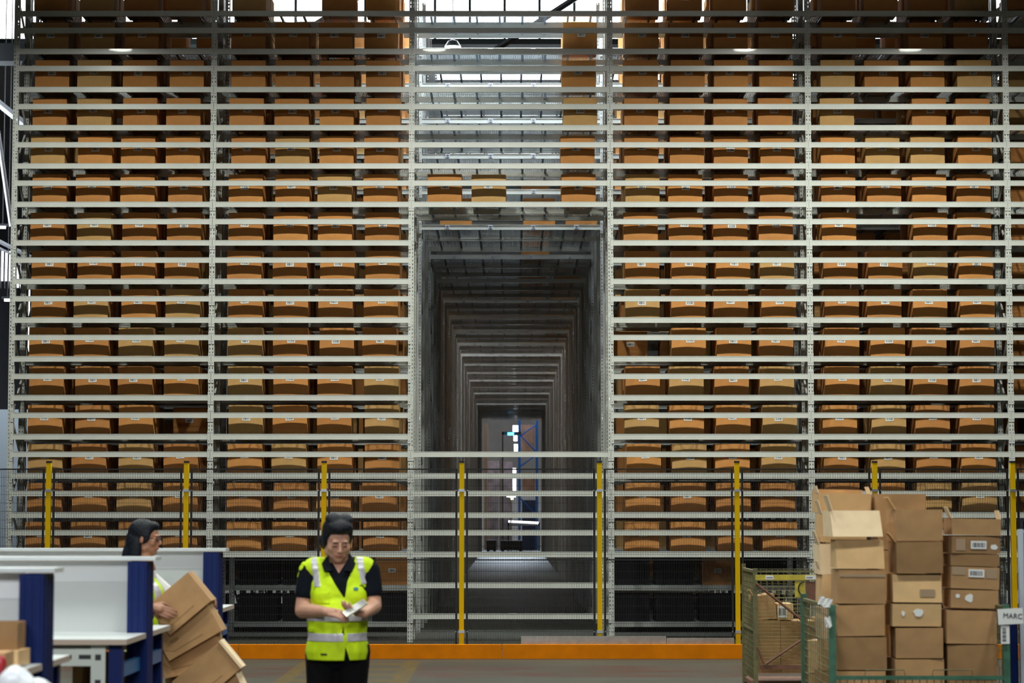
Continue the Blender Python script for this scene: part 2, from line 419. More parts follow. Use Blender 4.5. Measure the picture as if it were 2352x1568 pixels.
# ------------------------------------------------------------------ rack cartons
CW, CH, CD = .447, .378, .44
def carton_mesh(m, bulge=.014):
    b = MB(); nx, nz = 8, 6
    for j in range(nz + 1):
        for i in range(nx + 1):
            u = i / nx * 2 - 1; v = j / nz * 2 - 1
            b.v.append((u * CW / 2, -bulge * (1 - u * u) * (1 - v ** 4 * .6), (v + 1) / 2 * CH))
    for j in range(nz):
        for i in range(nx):
            a = j * (nx + 1) + i; b.f.append((a, a + 1, a + nx + 2, a + nx + 1)); b.m.append(0)
    o = len(b.v)
    for z in (0, CH):
        for y in (CD * .5, CD):
            for s in (-1, 1): b.v.append((s * (CW / 2 + (.006 if y < CD else 0)), y, z))
    # side, top, back and bottom faces
    bl, br, tl, tr = 0, nx, nz * (nx + 1), nz * (nx + 1) + nx
    bot = [i for i in range(nx + 1)]; top = [nz * (nx + 1) + i for i in range(nx + 1)]
    lef = [j * (nx + 1) for j in range(nz + 1)]; rig = [j * (nx + 1) + nx for j in range(nz + 1)]
    F_ = [tuple(bot[::-1]) + (o, o + 1), tuple(top) + (o + 5, o + 4), tuple(lef) + (o + 4, o), tuple(rig[::-1]) + (o + 1, o + 5),
          (o, o + 4, o + 6, o + 2), (o + 1, o + 3, o + 7, o + 5), (o + 2, o + 6, o + 7, o + 3), (o + 4, o + 5, o + 7, o + 6), (o, o + 2, o + 3, o + 1)]
    for f in F_: b.f.append(f); b.m.append(0)
    me = b.mesh('cardboard_carton', m)
    return me
ME_CART = [carton_mesh(m) for m in M_CARD]
def label_mesh(w=.105, h=.056, seed=1):
    rnd = random.Random(seed); b = MB(); b.box(-w / 2, w / 2, -.0015, 0, -h / 2, h / 2); b.mi = 1
    x = -w * .40
    while x < w * .38:
        t = rnd.choice((.0015, .003, .0045)); b.box(x, x + t, -.0022, -.0014, -h * .30, h * .28); x += t + rnd.choice((.0015, .0025, .004))
    return b.mesh('label', [M_PAPER, M_INK])
ME_LAB = [label_mesh(seed=i) for i in range(3)]
OFFS = (-.877, -.283, .300, .894)
GAPS = {(0, 3, 13), (0, 3, 3), (1, 1, 14), (3, 0, 5), (4, 1, 13), (4, 1, 11), (4, 1, 8)}
COLN = ['leftmost', 'second from left', 'third from left', 'rightmost']
def place_carton(x, y, z, label, group, rot=0, mi=None, with_label=True):
    mi = random.choice((0, 0, 1, 2)) if mi is None else mi
    o = link('cardboard_carton', ME_CART[mi], None, (x, y, z), (0, 0, rot)); tag(o, label, 'carton', group)
    if with_label:
        lm = ME_LAB[random.randrange(3)]
        link('label', lm, o, (random.uniform(-.02, .02), -.0155, .212 + random.uniform(-.014, .008)), (0, random.uniform(-.05, .05), 0))
    return o
def shelf_word(k): return ORD[14 - k] + ' shelf'
n_ind = 0
BAYW = ['left end bay', 'bay left of tunnel', 'bay over tunnel', 'bay right of tunnel', 'fifth bay']
def front_row(bi, ci, k):
    global n_ind
    x = X0 + BAY * (bi + .5) + OFFS[ci] + random.uniform(-.022, .022)
    z = zl(k) + .0405
    ph = 'carton, %s in %s, %s from top' % (COLN[ci], BAYW[bi], shelf_word(k))
    mi = None
    place_carton(x, YA + .155 + random.uniform(-.02, .02), z, 'brown ' + ph, 'cartons on the front rack', random.uniform(-.02, .02), mi); n_ind += 1
for bi in range(5):
    for k in range(15):
        for ci in range(4):
            if bi == 2 and not ((ci == 3 and 9 <= k <= 13) or (k == 9 and ci in (0, 1))): continue
            if (bi, ci, k) in GAPS: continue
            front_row(bi, ci, k)
# cartons seen through gaps, one row deeper and across the aisle
for bi, ci, k, dx, w in ((0, 3, 3, .02, 'gap on the left end bay'), (3, 0, 5, -.12, 'gap right of the tunnel')):
    place_carton(X0 + BAY * (bi + .5) + OFFS[ci] + dx, YA2 + .06, zl(k) + .0405, 'shadowed brown carton set deep behind the ' + w, 'cartons deep in the front rack', 0, 0); n_ind += 1
for bi in range(5):
    for k in (14, 13):
        for ci in range(4):
            if n_ind >= 292 or (bi == 2 and ci < 3): continue
            place_carton(X0 + BAY * (bi + .5) + OFFS[ci] + .05, YB + .03, zl(k) + .0405, 'carton across the aisle behind %s, %s, %s from top' % (BAYW[bi], COLN[ci], shelf_word(k)),
                         'cartons on the second rack', 0, random.choice((0, 2))); n_ind += 1
for ci in (0, 2, 3):
    place_carton(X0 + BAY * 2.5 + OFFS[ci] + .1, YB + .05, zl(9) + .0405, '%s carton above the tunnel mouth on the second rack' % {0: 'leftmost', 2: 'second', 3: 'rightmost'}[ci], 'cartons on the second rack', 0, 0); n_ind += 1
place_carton(X0 + BAY * 3.5 + .3, YB + .03, zl(-1) + .0405, 'dark carton with pale label near floor behind the fence, right of tunnel', 'cartons near the floor', 0, 0)
place_carton(X0 + BAY * 1.5 + .93, YB + .03, zl(-1) + .0405, 'dark carton with pale label near floor behind the fence, left of tunnel', 'cartons near the floor', 0, 0)

# black filler blocks added to darken the two lowest levels across the aisle
M_FILLER = mat('black_filler', (.010, .010, .012), .6, spec=.25)
b = MB(); b.box(-.27, .27, 0, .55, 0, .33); b.box(-.285, .285, -.012, .565, .33, .37)
for i in (-.18, 0, .18): b.box(i - .012, i + .012, -.008, 0, .02, .33)
ME_FILLER = b.mesh('dark_filler', M_FILLER)
for bi in (0, 1, 3, 4):
    for k in (-1, -2):
        for ci in range(4):
            tx = X0 + BAY * (bi + .5) + (-.93, -.31, .31, .93)[ci]
            if k == -1 and ((bi == 3 and ci == 2) or (bi == 1 and ci == 3)): continue
            o = link('dark_filler', ME_FILLER, None, (tx, YB + .02, zl(k) + .0405))
            tag(o, 'added dark block near floor, %s level, %s in %s' % ('upper' if k == -1 else 'lower', COLN[ci], BAYW[bi]), 'tote', 'added dark blocks near the floor')

# everything further back: one object of cartons nobody could count
b = MB(); rs = random.Random(3)
def stuff_box(x, y, z, d=.44):
    if z < zl(-1) + .1 and z > zl(-2) + .1 and y < 31.5 and (abs(x - (X0 + BAY * 3.5 + .3)) < .46 or abs(x - (X0 + BAY * 1.5 + .93)) < .46): return
    b.mi = rs.choice((0, 0, 1)); b.box(x - CW / 2, x + CW / 2, y, y + d, z, z + CH)
for bi in range(6):
    for k in range(0, 15):
        if bi == 2 : continue
        for ci in range(4):
            if (bi, ci, k) in GAPS or rs.random() < (.03 if k > 4 else .06): continue
            stuff_box(X0 + BAY * (bi + .5) + OFFS[ci] + rs.uniform(-.035, .035) * (1 if bi != 4 else 1), YA2 + .06, zl(k) + .0405)
def module_boxes(y0, bays, ks, p, first=False):
    for bi in bays:
        for k in ks:
            for ci in range(4):
                if rs.random() > p or (first and (k >= 13)): continue
                stuff_box(X0 + BAY * (bi + .5) + OFFS[ci] + rs.uniform(-.03, .03), y0 + .03, zl(k) + .0405, .58)
                if not (first and rs.random() < .2): stuff_box(X0 + BAY * (bi + .5) + OFFS[ci] + rs.uniform(-.03, .03), y0 + 1.38, zl(k) + .0405, .58)
module_boxes(YB, (0, 1, 3, 4, 5), range(0, 15), .93, True)
for m in range(1, 18):
    y0 = YB + 3.65 * m
    module_boxes(y0, (0, 1, 3, 4) if m < 3 else (1, 3), range(-1, 14), .95)
    for ci, k in ((2, 9), (3, 9), (3, 10), (3, 12), (2, 11)):
        if rs.random() < .8: stuff_box(X0 + BAY * 2.5 + OFFS[ci] + .08, y0 + .03, zl(k) + .0405, .58)
o = obj('cardboard_cartons', b, M_CARD[:2]); tag(o, 'countless brown cartons filling the rack rows behind the front rack', 'cartons', kind='stuff')

# ------------------------------------------------------------------ rack rows behind
for m in range(18):
    y0 = YB + 3.65 * m
    lab = 'grey steel rack row across the first aisle, second counted from the camera' if m == 0 else 'grey steel rack row framing the tunnel, %s counted from the camera' % ORD[m + 1]
    if m == 17: lab = 'last grey steel rack row framing the bright far end of the tunnel'
    t = thing('storage_rack', lab, 'rack', (X0, y0, 0), group='rack rows behind the front rack')
    bays = (0, 1, 2, 3, 4, 5) if m < 2 else ((1, 2, 3) if m < 5 else (2,))
    posts = sorted({q for bb in bays for q in (bb, bb + 1)})
    for q in posts:
        for y in (0, 1.25, 1.36, 2.59): link('upright', ME_POST, t, (q * BAY, y, 0))
        link('frame_brace', ME_BRC, t, (q * BAY, 0, 0))
    sb = MB(); dk = 0
    for bb in bays:
        for k in (range(9, 15) if bb == 2 else range(-2, 15)):
            if bb == 2:
                link('shelf_beam', ME_MARK, t, (bb * BAY, 0, zl(k))); link('inner_beam', ME_BACK, t, (bb * BAY, 1.30, zl(k)))
                link('rear_beam', ME_BACK, t, (bb * BAY, 2.61, zl(k))); link('mesh_deck', ME_DECKD, t, (bb * BAY, 0, zl(k)))
            elif m == 0 and dk < 80 and k >= 4 - (bb % 2) * 3:
                link('shelf_beam', ME_MARK, t, (bb * BAY, 0, zl(k))); dk += 1
            else:
                sb.box(bb * BAY + .036, (bb + 1) * BAY - .036, -.004, .036, zl(k) - .035, zl(k) + .035)
            if bb != 2:
                sb.box(bb * BAY + .036, (bb + 1) * BAY - .036, 1.30, 1.34, zl(k) - .035, zl(k) + .035)
                if m < 3: sb.box(bb * BAY + .036, (bb + 1) * BAY - .036, 2.61, 2.65, zl(k) - .035, zl(k) + .035)
    if 2 < m:
        for bb in (1, 3):
            if bb in bays: continue
            for k in range(-2, 15):
                for yy in (0, 1.30): sb.box(bb * BAY + .036, (bb + 1) * BAY - .036, yy, yy + .04, zl(k) - .035, zl(k) + .035)
    if sb.v: o = obj('distant_shelf_beams', sb, M_BEAM, t); o['kind'] = 'stuff'
    if m < 2:
        wb = MB()
        for bb in bays:
            if bb == 2: continue
            for k in range(-2, 15):
                dd = 1.3 if True else 2.6
                for i in range(51): xx = bb * BAY + .05 + i * .0498; wb.box(xx - .0016, xx + .0016, .03, 2.6, zl(k) + .034, zl(k) + .037)
                for j in range(27): yy = .05 + j * .098; wb.box(bb * BAY + .05, (bb + 1) * BAY - .05, yy - .0016, yy + .0016, zl(k) + .037, zl(k) + .04)
                wb.mi = 1
                for i in range(8): xx = bb * BAY + .24 + i * .302; wb.box(xx - .014, xx + .014, .04, 2.6, zl(k) + .008, zl(k) + .033)
                wb.mi = 0
        o = obj('distant_mesh_decks', wb, [M_WIRE, M_CHAN], t); o['kind'] = 'stuff'
# round high-bay lamp seen through the open top of the middle bay
p = P(1040, 108, 47)
t = thing('high_bay_lamp', 'round glowing high-bay lamp seen through the top of the bay over the tunnel', 'lamp', p)
b = MB(); b.tube([(0, 0, .16), (0, 0, .13), (0, 0, .02), (0, 0, 0)], [.03, .10, .17, .18], 24); b.tube([(0, 0, .15), (0, 0, 13.39 - p.z)], .012, 6)
obj('lamp_housing', b, M_ZINC, t); obj('lamp_lens', MB().tube([(0, 0, .0), (0, 0, -.02)], .165, 24), M_GREENLED, t)
# the lamps that light the front of the rack (above the frame)
for i, (x, y) in enumerate(LAMPS + [(-6, 17.5), (-1, 17.5), (4, 17.5)]):
    t = thing('high_bay_lamp', 'high-bay lamp hanging in front of the rack above the picture', 'lamp', (x, y, 8.53 if i < 4 else 8.7), group='high-bay lamps out of frame')
    b = MB(); b.tube([(0, 0, .30), (0, 0, .26), (0, 0, .05), (0, 0, .0)], [.04, .10, .2, .22] if i < 4 else [.1, .3, .6, .62], 20); b.tube([(0, 0, .3), (0, 0, 4.65 if i > 3 else 4.82)], .01, 6)
    obj('lamp_housing', b, M_ZINC, t)

# ------------------------------------------------------------------ far end of the tunnel
t = thing('blue_rack', 'bright blue pallet rack with orange cartons at the far end of the tunnel', 'rack', (0, 0, 0))
def far_box(mb, xa, ya, xb, yb, Y, d=.4):
    p, q = P(xa, ya, Y), P(xb, yb, Y); mb.box(p.x, q.x, Y, Y + d, q.z, p.z)
for xa, xb in ((1190, 1196), (1230, 1236)):
    b = MB(); p, q = P(xa, 1000, 101), P(xb, 1000, 101); b.box(p.x, q.x, 101, 101.15, 0, 7.5); obj('upright', b, M_BLUER, t)
b = MB()
for ya, yb in ((1000, 976), (1000, 1036), (1070, 1045), (1145, 1180)):
    b.tube([P(1196, ya, 101.2), P(1230, yb, 101.2)], .035, 6)
obj('frame_brace', b, M_BLUER, t)
b = MB(); far_box(b, 1190, 1044, 1240, 1049, 101.6, 1.0); far_box(b, 1190, 1132, 1240, 1137, 101.6, 1.0); obj('rack_beam', b, M_BLUER, t)
for i, (xa, ya, xb, yb) in enumerate(((1197, 975, 1228, 1044), (1199, 1085, 1229, 1132))):
    b = MB(); far_box(b, xa, ya, xb, yb, 101.6, 1.0)
    tag(obj('carton_pallet', b, M_BROWNC), 'orange carton load on the %s level of the far blue rack' % ('upper' if i == 0 else 'lower'), 'pallet load', 'loads on the blue rack')
for i, (xa, ya, xb, yb) in enumerate(((1116, 1058, 1147, 1130), (1153, 1060, 1178, 1130))):
    b = MB(); far_box(b, xa, ya, xb, yb, 103, 1.0); q = P(xa + 2, yb, 103); q2 = P(xb - 2, yb, 103); b.box(q.x, q2.x, 103.1, 103.9, 0, q.z + .01)
    tag(obj('wrapped_pallet', b, M_WRAP), '%s of the two pale wrapped pallet loads beyond the tunnel' % ('left' if i == 0 else 'right'), 'pallet load', 'wrapped loads beyond the tunnel')
b = MB(); far_box(b, 1199, 1148, 1236, 1172, 101.4, 1.0); far_box(b, 1199, 1172, 1236, 1262, 101.5, .8)
tag(obj('blue_bin', b, mat('dark_blue_bin', (.01, .03, .09), .5)), 'dark blue bin standing under the far blue rack', 'bin')
b = MB(); far_box(b, 1147, 985, 1153, 1262, 100.4, .2); b2 = b
tag(obj('steel_post', b2, M_WALLG), 'slim grey post standing in front of the far wall', 'post')
b = MB(); far_box(b, 1112, 972, 1120, 1262, 100, .2)
tag(obj('door_jamb', b, mat('beige_jamb', (.55, .42, .33), .7)), 'beige vertical jamb at the left of the tunnel end', 'jamb')
t = thing('overhead_gantry', 'black overhead bar with cyan lamp at the far end of the tunnel', 'gantry', (0, 0, 0))
b = MB(); far_box(b, 1153, 991, 1197, 998, 99.6, .2); far_box(b, 1153, 991, 1156, 1262, 99.6, .2); obj('gantry_bar', b, M_DARK, t)
b = MB(); far_box(b, 1166, 993, 1180, 999, 99.4, .1); obj('cyan_lamp', b, M_CYANLED, t)
b = MB()
for xa, ya, xb, yb in ((1178, 977, 1190, 992), (1180, 1000, 1188, 1012), (1181, 1020, 1189, 1036), (1178, 1075, 1185, 1128)): far_box(b, xa, ya, xb, yb, 104, .1)
struct('window_9', b, M_GLASS)
t = thing('strip_lamp', 'green-white lamp on a thin post glowing low in the tunnel end', 'lamp', P(1174, 1140, 98)); obj('lamp_post', MB().box(-.02, .02, .02, .06, -P(1174, 1140, 98).z, -.02), M_YELD, t); obj('lamp_tube', MB().box(-.19, .19, 0, .1, -.02, .02).box(0, .09, 0, .1, -.12, -.02), M_GREENLED, t)
t = thing('light_string', 'row of small white lights on a low dark barrier beyond the tunnel', 'lights', (0, 0, 0))
b = MB(); q = P(1166, 1199, 98.56); q2 = P(1240, 1206, 98.56); b.box(q.x, q2.x, 98.56, 98.62, q2.z - .02, q.z).box(q.x, q.x + .06, 98.56, 98.62, 0, q.z).box(q2.x - .06, q2.x, 98.56, 98.62, 0, q.z); obj('barrier', b, M_DARK, t)
for i in range(14):
    x = 1168 + i * 5; b = MB(); far_box(b, x, 1195 + i * .25, x + 3.4, 1199 + i * .25, 98.5, .05); obj('lamp', b, M_WHITELED, t)
for i, (xa, ya, xb, yb) in enumerate(((1117, 1240, 1140, 1258), (1150, 1241, 1200, 1258))):
    t = thing('transport_robot', '%s low black transport robot parked at the far tunnel end' % ('small' if i == 0 else 'wide'), 'robot', (0, 0, 0), group='robots at the tunnel end')
    b = MB(); p, q = P(xa, ya, 96.8), P(xb, yb, 96.8); b.box(p.x, q.x, 96.8, 97.5, .06, p.z); obj('body', b, M_DARK, t)
    b = MB(); b.tube([(p.x + .08, 96.9, .08), (p.x + .08, 97.4, .08)], .08, 12).tube([(q.x - .08, 96.9, .08), (q.x - .08, 97.4, .08)], .08, 12); obj('wheels', b, M_BLK, t)

# ------------------------------------------------------------------ safety fence
YF = 25.85
FX = [P(px, 1178, YF).x for px in (-205, 111, 427.5, 744, 1060.5, 1377, 1693, 2010, 2327, 2643)]
zt_p = P(0, 1062, YF).z; zt_m = P(0, 1077, YF).z; zs = P(0, 1285, YF).z
FPW = ['at the far left edge', 'first from left, left of the woman in glasses', 'second from left, above the workbench panel', 'behind the head of the woman with phone',
       'left of the tunnel floor', 'right of the tunnel in front of the checker plate', 'left of the olive cage', 'behind the tallest open cartons', 'at the right edge of the photo', 'beyond the right edge']
for i, x in enumerate(FX):
    if i in (0, 9): continue
    t = thing('fence_post', 'yellow square fence post ' + FPW[i], 'fence post', (x, YF, 0), group='yellow fence posts')
    b = MB(); b.box(-.027, .027, -.03, .03, .008, zt_p); obj('post', b, M_YEL, t)
    obj('post_cap', MB().box(-.029, .029, -.032, .032, zt_p - .004, zt_p + .018), M_BLK, t)
    obj('foot_plate', MB().box(-.07, .07, -.06, .06, 0, .01), M_YEL, t)
    for z in (P(0, 1126, YF).z, P(0, 1450, YF).z):
        obj('clip', MB().box(-.033, .033, -.038, -.028, z - .016, z + .016).box(-.07, -.06, -.03, -.02, z - .006, z + .006).box(.06, .07, -.03, -.02, z - .006, z + .006), M_ZINC, t)
def panel_mesh(w):
    b = MB(); z0 = .10; r = .0016
    n = int(w / .0195)
    for i in range(n + 1):
        x = w * i / n; b.box(x - r, x + r, 0, .0035, z0, zt_m)
    z = z0
    while z < zt_m:
        b.box(0, w, .0035, .007, z - r, z + r); z += .098
    for z in (zt_m, zs, z0): b.box(0, w, -.008, .008, z - .009, z + .006)
    b.box(-.004, .02, -.012, .012, z0 - .01, zt_m + .004); b.box(w - .02, w + .004, -.012, .012, z0 - .01, zt_m + .004)
    return b.mesh('mesh_fence_panel', M_BLK)
pw = FX[2] - FX[1] - .105
ME_PANEL = panel_mesh(pw)
PN = ['at the left edge of the photo', 'behind the woman in glasses and the workbenches', 'between second and third yellow posts, left of the phone woman', 'behind the woman with the phone',
      'in front of the tunnel', 'right of the tunnel behind the checker plate', 'behind the olive cage', 'behind the stacked cartons', 'cut off at the right edge']
for i in range(9):
    o = link('mesh_fence_panel', ME_PANEL, None, (FX[i] + .0525, YF - .005, 0)); tag(o, 'black wire mesh fence panel ' + PN[i], 'fence panel', 'black mesh fence panels')
# orange kerb rail in lengths
YR = 25.6; zr = P(0, 1480, YR).z; zr0 = 0
xr = [-7.5, P(548, 1490, YR).x, P(1153, 1490, YR).x, P(1760, 1490, YR).x, 7.5]
for i, w in enumerate(('behind the workbenches at left', 'behind the woman with the phone', 'in front of the tunnel and checker plate', 'behind the cages at right')):
    t = thing('kerb_rail', 'low orange steel kerb rail ' + w, 'rail', (0, YR, 0), group='orange kerb rails')
    b = MB(); b.box(xr[i] + .003, xr[i + 1] - .003, 0, .008, .004, zr).box(xr[i] + .003, xr[i + 1] - .003, .008, .09, zr - .008, zr); obj('rail_plate', b, M_ORANGE, t)
    obj('foot_flange', MB().box(xr[i] + .01, xr[i + 1] - .01, .0, .10, 0, .004), M_BLK, t)
# checker plates leaning on the fence
def checker(xa, xb, y_top, w):
    p, q = P(xa, y_top, 25.72), P(xb, y_top, 25.72); t = thing('checker_plate', w, 'plate', (p.x, 25.715, 0), group='checker plates')
    L = q.x - p.x; b = MB(); b.box(0, L, 0, .004, 0, p.z)
    n = int(L / .045)
    for i in range(n):
        for j in range(int(p.z / .045)):
            a = R(45) if (i + j) % 2 else R(-45); M = Matrix.Translation((.0225 + i * .045, 0, .0225 + j * .045)) @ Matrix.Rotation(a, 4, 'Y')
            b.prism([(-.020, 0), (0, -.005), (.020, 0), (0, .005)], -.005, .0005, M)
    obj('plate', b, M_CHECK, t)
checker(1197, 1530, 1460, 'silver checker plate standing behind the orange rail before the tunnel')
checker(1531, 1686, 1464, 'shorter silver checker plate ending at the sixth yellow post')

# ------------------------------------------------------------------ workbenches at the left
def workbench(yc, yf, yb, xr, which, front=True, post_px=None, legx=0):
    zt_, zd = 1.405, 1.0
    t = thing('workbench', which, 'workbench', (xr, yc, 0), group='double-sided packing workbenches')
    obj('divider_panel', MB().box(-4.2, -.10, -.012, .012, zd, zt_ - .012), M_BOARD, t)
    obj('panel_strip', MB().box(-4.2, -.10, -.017, -.012, zt_ - .13, zt_ - .012), mat('white_strip', (.66, .67, .68), .4) if 'white_strip' not in MATS else MATS['white_strip'], t)
    b = MB(); b.box(-4.2, .045, -.10, .10, zt_ - .012, zt_ + .006); b.mi = 1; b.box(-4.2, .046, -.101, .101, zt_ - .014, zt_ - .012); obj('cap_board', b, [M_DESK, M_EDGE], t)
    b = MB(); b.box(-.105, -.0, -.11, .11, 0, zt_ - .02)
    for yy in (-.07, -.02, .03, .08): b.box(0, .006, yy - .012, yy + .012, .05, zt_ - .03)
    for xx in (-.09, -.055, -.02): b.box(xx - .008, xx + .008, -.116, -.11, .05, zt_ - .03)
    obj('post', b, M_BLUE, t)
    for s, ye in ((-1, yf - yc), (1, yb - yc)):
        y0, y1 = sorted((s * .012, ye)); b = MB(); b.box(-4.2, -.106, y0, y1, zd - .028, zd); yo0, yo1 = sorted((s * .118, ye)); b.box(-.107, -.0, yo0, yo1, zd - .028, zd)
        b.mi = 1; b.box(-4.2, -.001, *sorted((ye, ye + s * .002)), zd - .028, zd - .001); b.box(0, .002, yo0, yo1, zd - .028, zd - .001); obj('desk_top', b, [M_DESK, M_EDGE], t)
        yl = ye - s * .09
        obj('leg', MB().box(-.10, -.03, yl - .03, yl + .03, 0, zd - .028), M_BLUE, t)
        obj('leg', MB().box(-4.1, -4.03, yl - .03, yl + .03, 0, zd - .028), M_BLUE, t)
        b = MB(); yy = yl - .035 if s < 0 else yl + .03
        b.box(-4.0, -.12, yy, yy + .005, zd - .14, zd - .05)
        b.mi = 1
        for i in range(34): xx = -3.95 + i * .112; b.box(xx, xx + .075, yy - .001, yy, zd - .105, zd - .082)
        obj('perforated_rail', b, [M_RAILW, M_BLK], t)
        b = MB(); b.box(-.19, -.115, yy - .005, yy + .003, zd - .27, zd - .03)
        b.mi = 1
        for z in (zd - .11, zd - .24): b.box(-.168, -.138, yy - .007, yy - .005, z, z + .03)
        obj('corner_bracket', b, [M_RAILW, M_BLK], t)
        ya_, yb_ = sorted((s * .11, yl - s * .03))
        obj('side_rail', MB().box(-.06, -.03, ya_, yb_, zd - .20, zd - .13), mat('light_blue_rail', (.02, .13, .34), .4) if 'light_blue_rail' not in MATS else MATS['light_blue_rail'], t)
    return t
workbench(15.35, 14.65, 16.1, -1.985, 'rearmost white and blue packing workbench, behind the woman in glasses')
workbench(12.4, 11.66, 13.15, -1.992, 'middle white and blue packing workbench, in front of the woman in glasses')
workbench(9.9, 9.25, 10.4, -2.035, 'nearest white and blue packing workbench at the left edge')

# ------------------------------------------------------------------ foreground cartons
def fcarton(x0, x1, y0, y1, Y, depth, label, group, mi=0, rot=0, yaw=0, taper=0, open_top=False, flaps=(), labels=(), tapes=(), name='cardboard_carton', fold=0):
    """a carton whose front face fills pixels x0..x1, y0..y1 at distance Y"""
    a, c = P(x0, y1, Y), P(x1, y0, Y); W = c.x - a.x; H = c.z - a.z; cx = (a.x + c.x) / 2
    t = thing(name, label, 'carton', (cx, Y, a.z), yaw, group)
    if yaw == 0: yaw = random.uniform(-.05, .05)
    if group == 'cartons stacked in the green cage': rot += random.uniform(-.012, .012)
    t.rotation_euler = (0, rot, yaw)
    b = MB(); w = W / 2; k = taper; th = .005
    def shell(x0_, x1_, y0_, y1_, z0_, z1_): b.box(x0_, x1_, y0_, y1_, z0_, z1_)
    # slightly warped faces
    vs = [(-w + k, 0, 0), (w - k, 0, 0), (w - k, depth, 0), (-w + k, depth, 0), (-w, -fold, H), (w, -fold, H), (w, depth, H), (-w, depth, H)]
    fs = [(0, 3, 2, 1), (0, 1, 5, 4), (1, 2, 6, 5), (2, 3, 7, 6), (3, 0, 4, 7)]
    if not open_top: fs.append((4, 5, 6, 7)); b.add(vs, fs)
    else:
        b.add(vs, fs); iv = [(v[0] * (1 - th / w), v[1] + (th if v[1] <= 0 else -th), v[2] + (th if v[2] == 0 else -.0)) for v in vs]
        b.mi = 1; b.add(iv, [f[::-1] for f in fs]); b.mi = 0
        for i, j in ((4, 5), (5, 6), (6, 7), (7, 4)): b.add([vs[i], vs[j], iv[j], iv[i]], [(0, 1, 2, 3)])
    obj('body', b, [M_CARDF[mi], M_CARDF[mi if mi != 1 else 2]], t)
    for side, length, ang, m2 in flaps:
        b = MB(); l = length
        if side in 'LR':
            s = -1 if side == 'L' else 1; M = Matrix.Translation((s * w, 0, H)) @ Matrix.Rotation(s * ang, 4, 'Y')
            b.prism([(-.002, 0), (.002, 0), (.002, l), (-.002, l)], .01, depth * .45, M)
            b.v = [(v[0], v[1] + (.0 if abs(i % 4) < 2 else .03), v[2]) for i, v in enumerate(b.v)]
        else:
            yy = 0 if side == 'F' else depth; s = -1 if side == 'F' else 1
            M = Matrix.Translation((0, yy, H)) @ Matrix.Rotation(-s * ang, 4, 'X')
            b.box(-w + .006, w - .006, -.002, .002, 0, l, M)
        obj('flap', b, M_CARDF[m2], t)
    for (u, v, lw, lh) in labels:
        link('label', label_mesh(lw, lh, int(u * 100)), t, (W * (u - .5), -.006 - fold * v, H * v))
    for (u0, u1, v0, v1, m3) in tapes:
        if m3 is M_PAPER:
            rr = random.Random(int(u0 * 1000 + v0 * 77)); cu, cv = (u0 + u1) / 2 - .5, (v0 + v1) / 2
            poly = [(W * (cu + (u1 - u0) / 2 * math.cos(a) * rr.uniform(.65, 1.1)), H * (cv + (v1 - v0) / 2 * math.sin(a) * rr.uniform(.6, 1.1))) for a in [2 * math.pi * i / 11 for i in range(11)]]
            obj('torn_patch', MB().prism(poly, -.003 - fold * v1, .001), m3, t)
        else: obj('tape', MB().box(W * (u0 - .5), W * (u1 - .5), -.004 - fold * v1, .001, H * v0, H * v1), m3, t)
    return t
G = 'cartons stacked in the green cage'
Yc = 14.25
def stk(*a, **k): return fcarton(*a, group=G, **k)
# left stack
stk(1913, 2028, 1172, 1232, Yc, .34, 'cream-flapped open carton topping the left stack in the green cage', mi=2, fold=-.10, open_top=True, flaps=(('L', .10, .25, 2),))
stk(1922, 2031, 1240, 1305, Yc, .34, 'pale carton second from top in the left stack of the green cage', mi=1, fold=-.06, rot=.01)
stk(1927, 2034, 1309, 1386, Yc, .34, 'carton with a tape strip along its top, third in the left cage stack', mi=0, fold=.015, rot=.015, tapes=((.02, .98, .80, .88, M_TAPE),))
stk(1924, 2032, 1389, 1460, Yc, .34, 'brown carton fourth from top in the left cage stack', mi=0, rot=-.01)
stk(1924, 2036, 1463, 1538, Yc, .34, 'dark brown carton fifth from top in the left cage stack', mi=3)
stk(1926, 2034, 1541, 1612, Yc, .34, 'lowest visible carton of the left cage stack behind the green bar', mi=0)
stk(1926, 2034, 1614, 1683, Yc, .34, 'bottom carton of the left cage stack', mi=0)
for i, (a, c, ya, yb_) in enumerate(((1888, 1990, 1180, 1246), (1885, 1990, 1248, 1318), (1888, 1990, 1320, 1392), (1888, 1990, 1394, 1466), (1888, 1990, 1468, 1540), (1888, 1990, 1542, 1610), (1888, 1990, 1612, 1665))):
    fcarton(a, c, ya, yb_, 14.95, .30, 'carton behind the left cage stack, %s from top, torn side showing' % ORD[i], 'rear cartons in the green cage', mi=(1, 2, 1, 2, 1, 0, 0)[i], rot=(.03, -.02, .02, -.02, .01, 0, 0)[i], flaps=((('L', .09, .3, 2),) if i < 3 else ()), open_top=i == 0)
fcarton(1880, 2000, 1133, 1178, 15.1, .34, 'open carton with torn cream flaps sticking up highest at the left of the cage', 'rear cartons in the green cage', mi=1, rot=.02, open_top=True, flaps=(('L', .05, .2, 2), ('R', .05, -.3, 2), ('B', .03, .0, 0)))
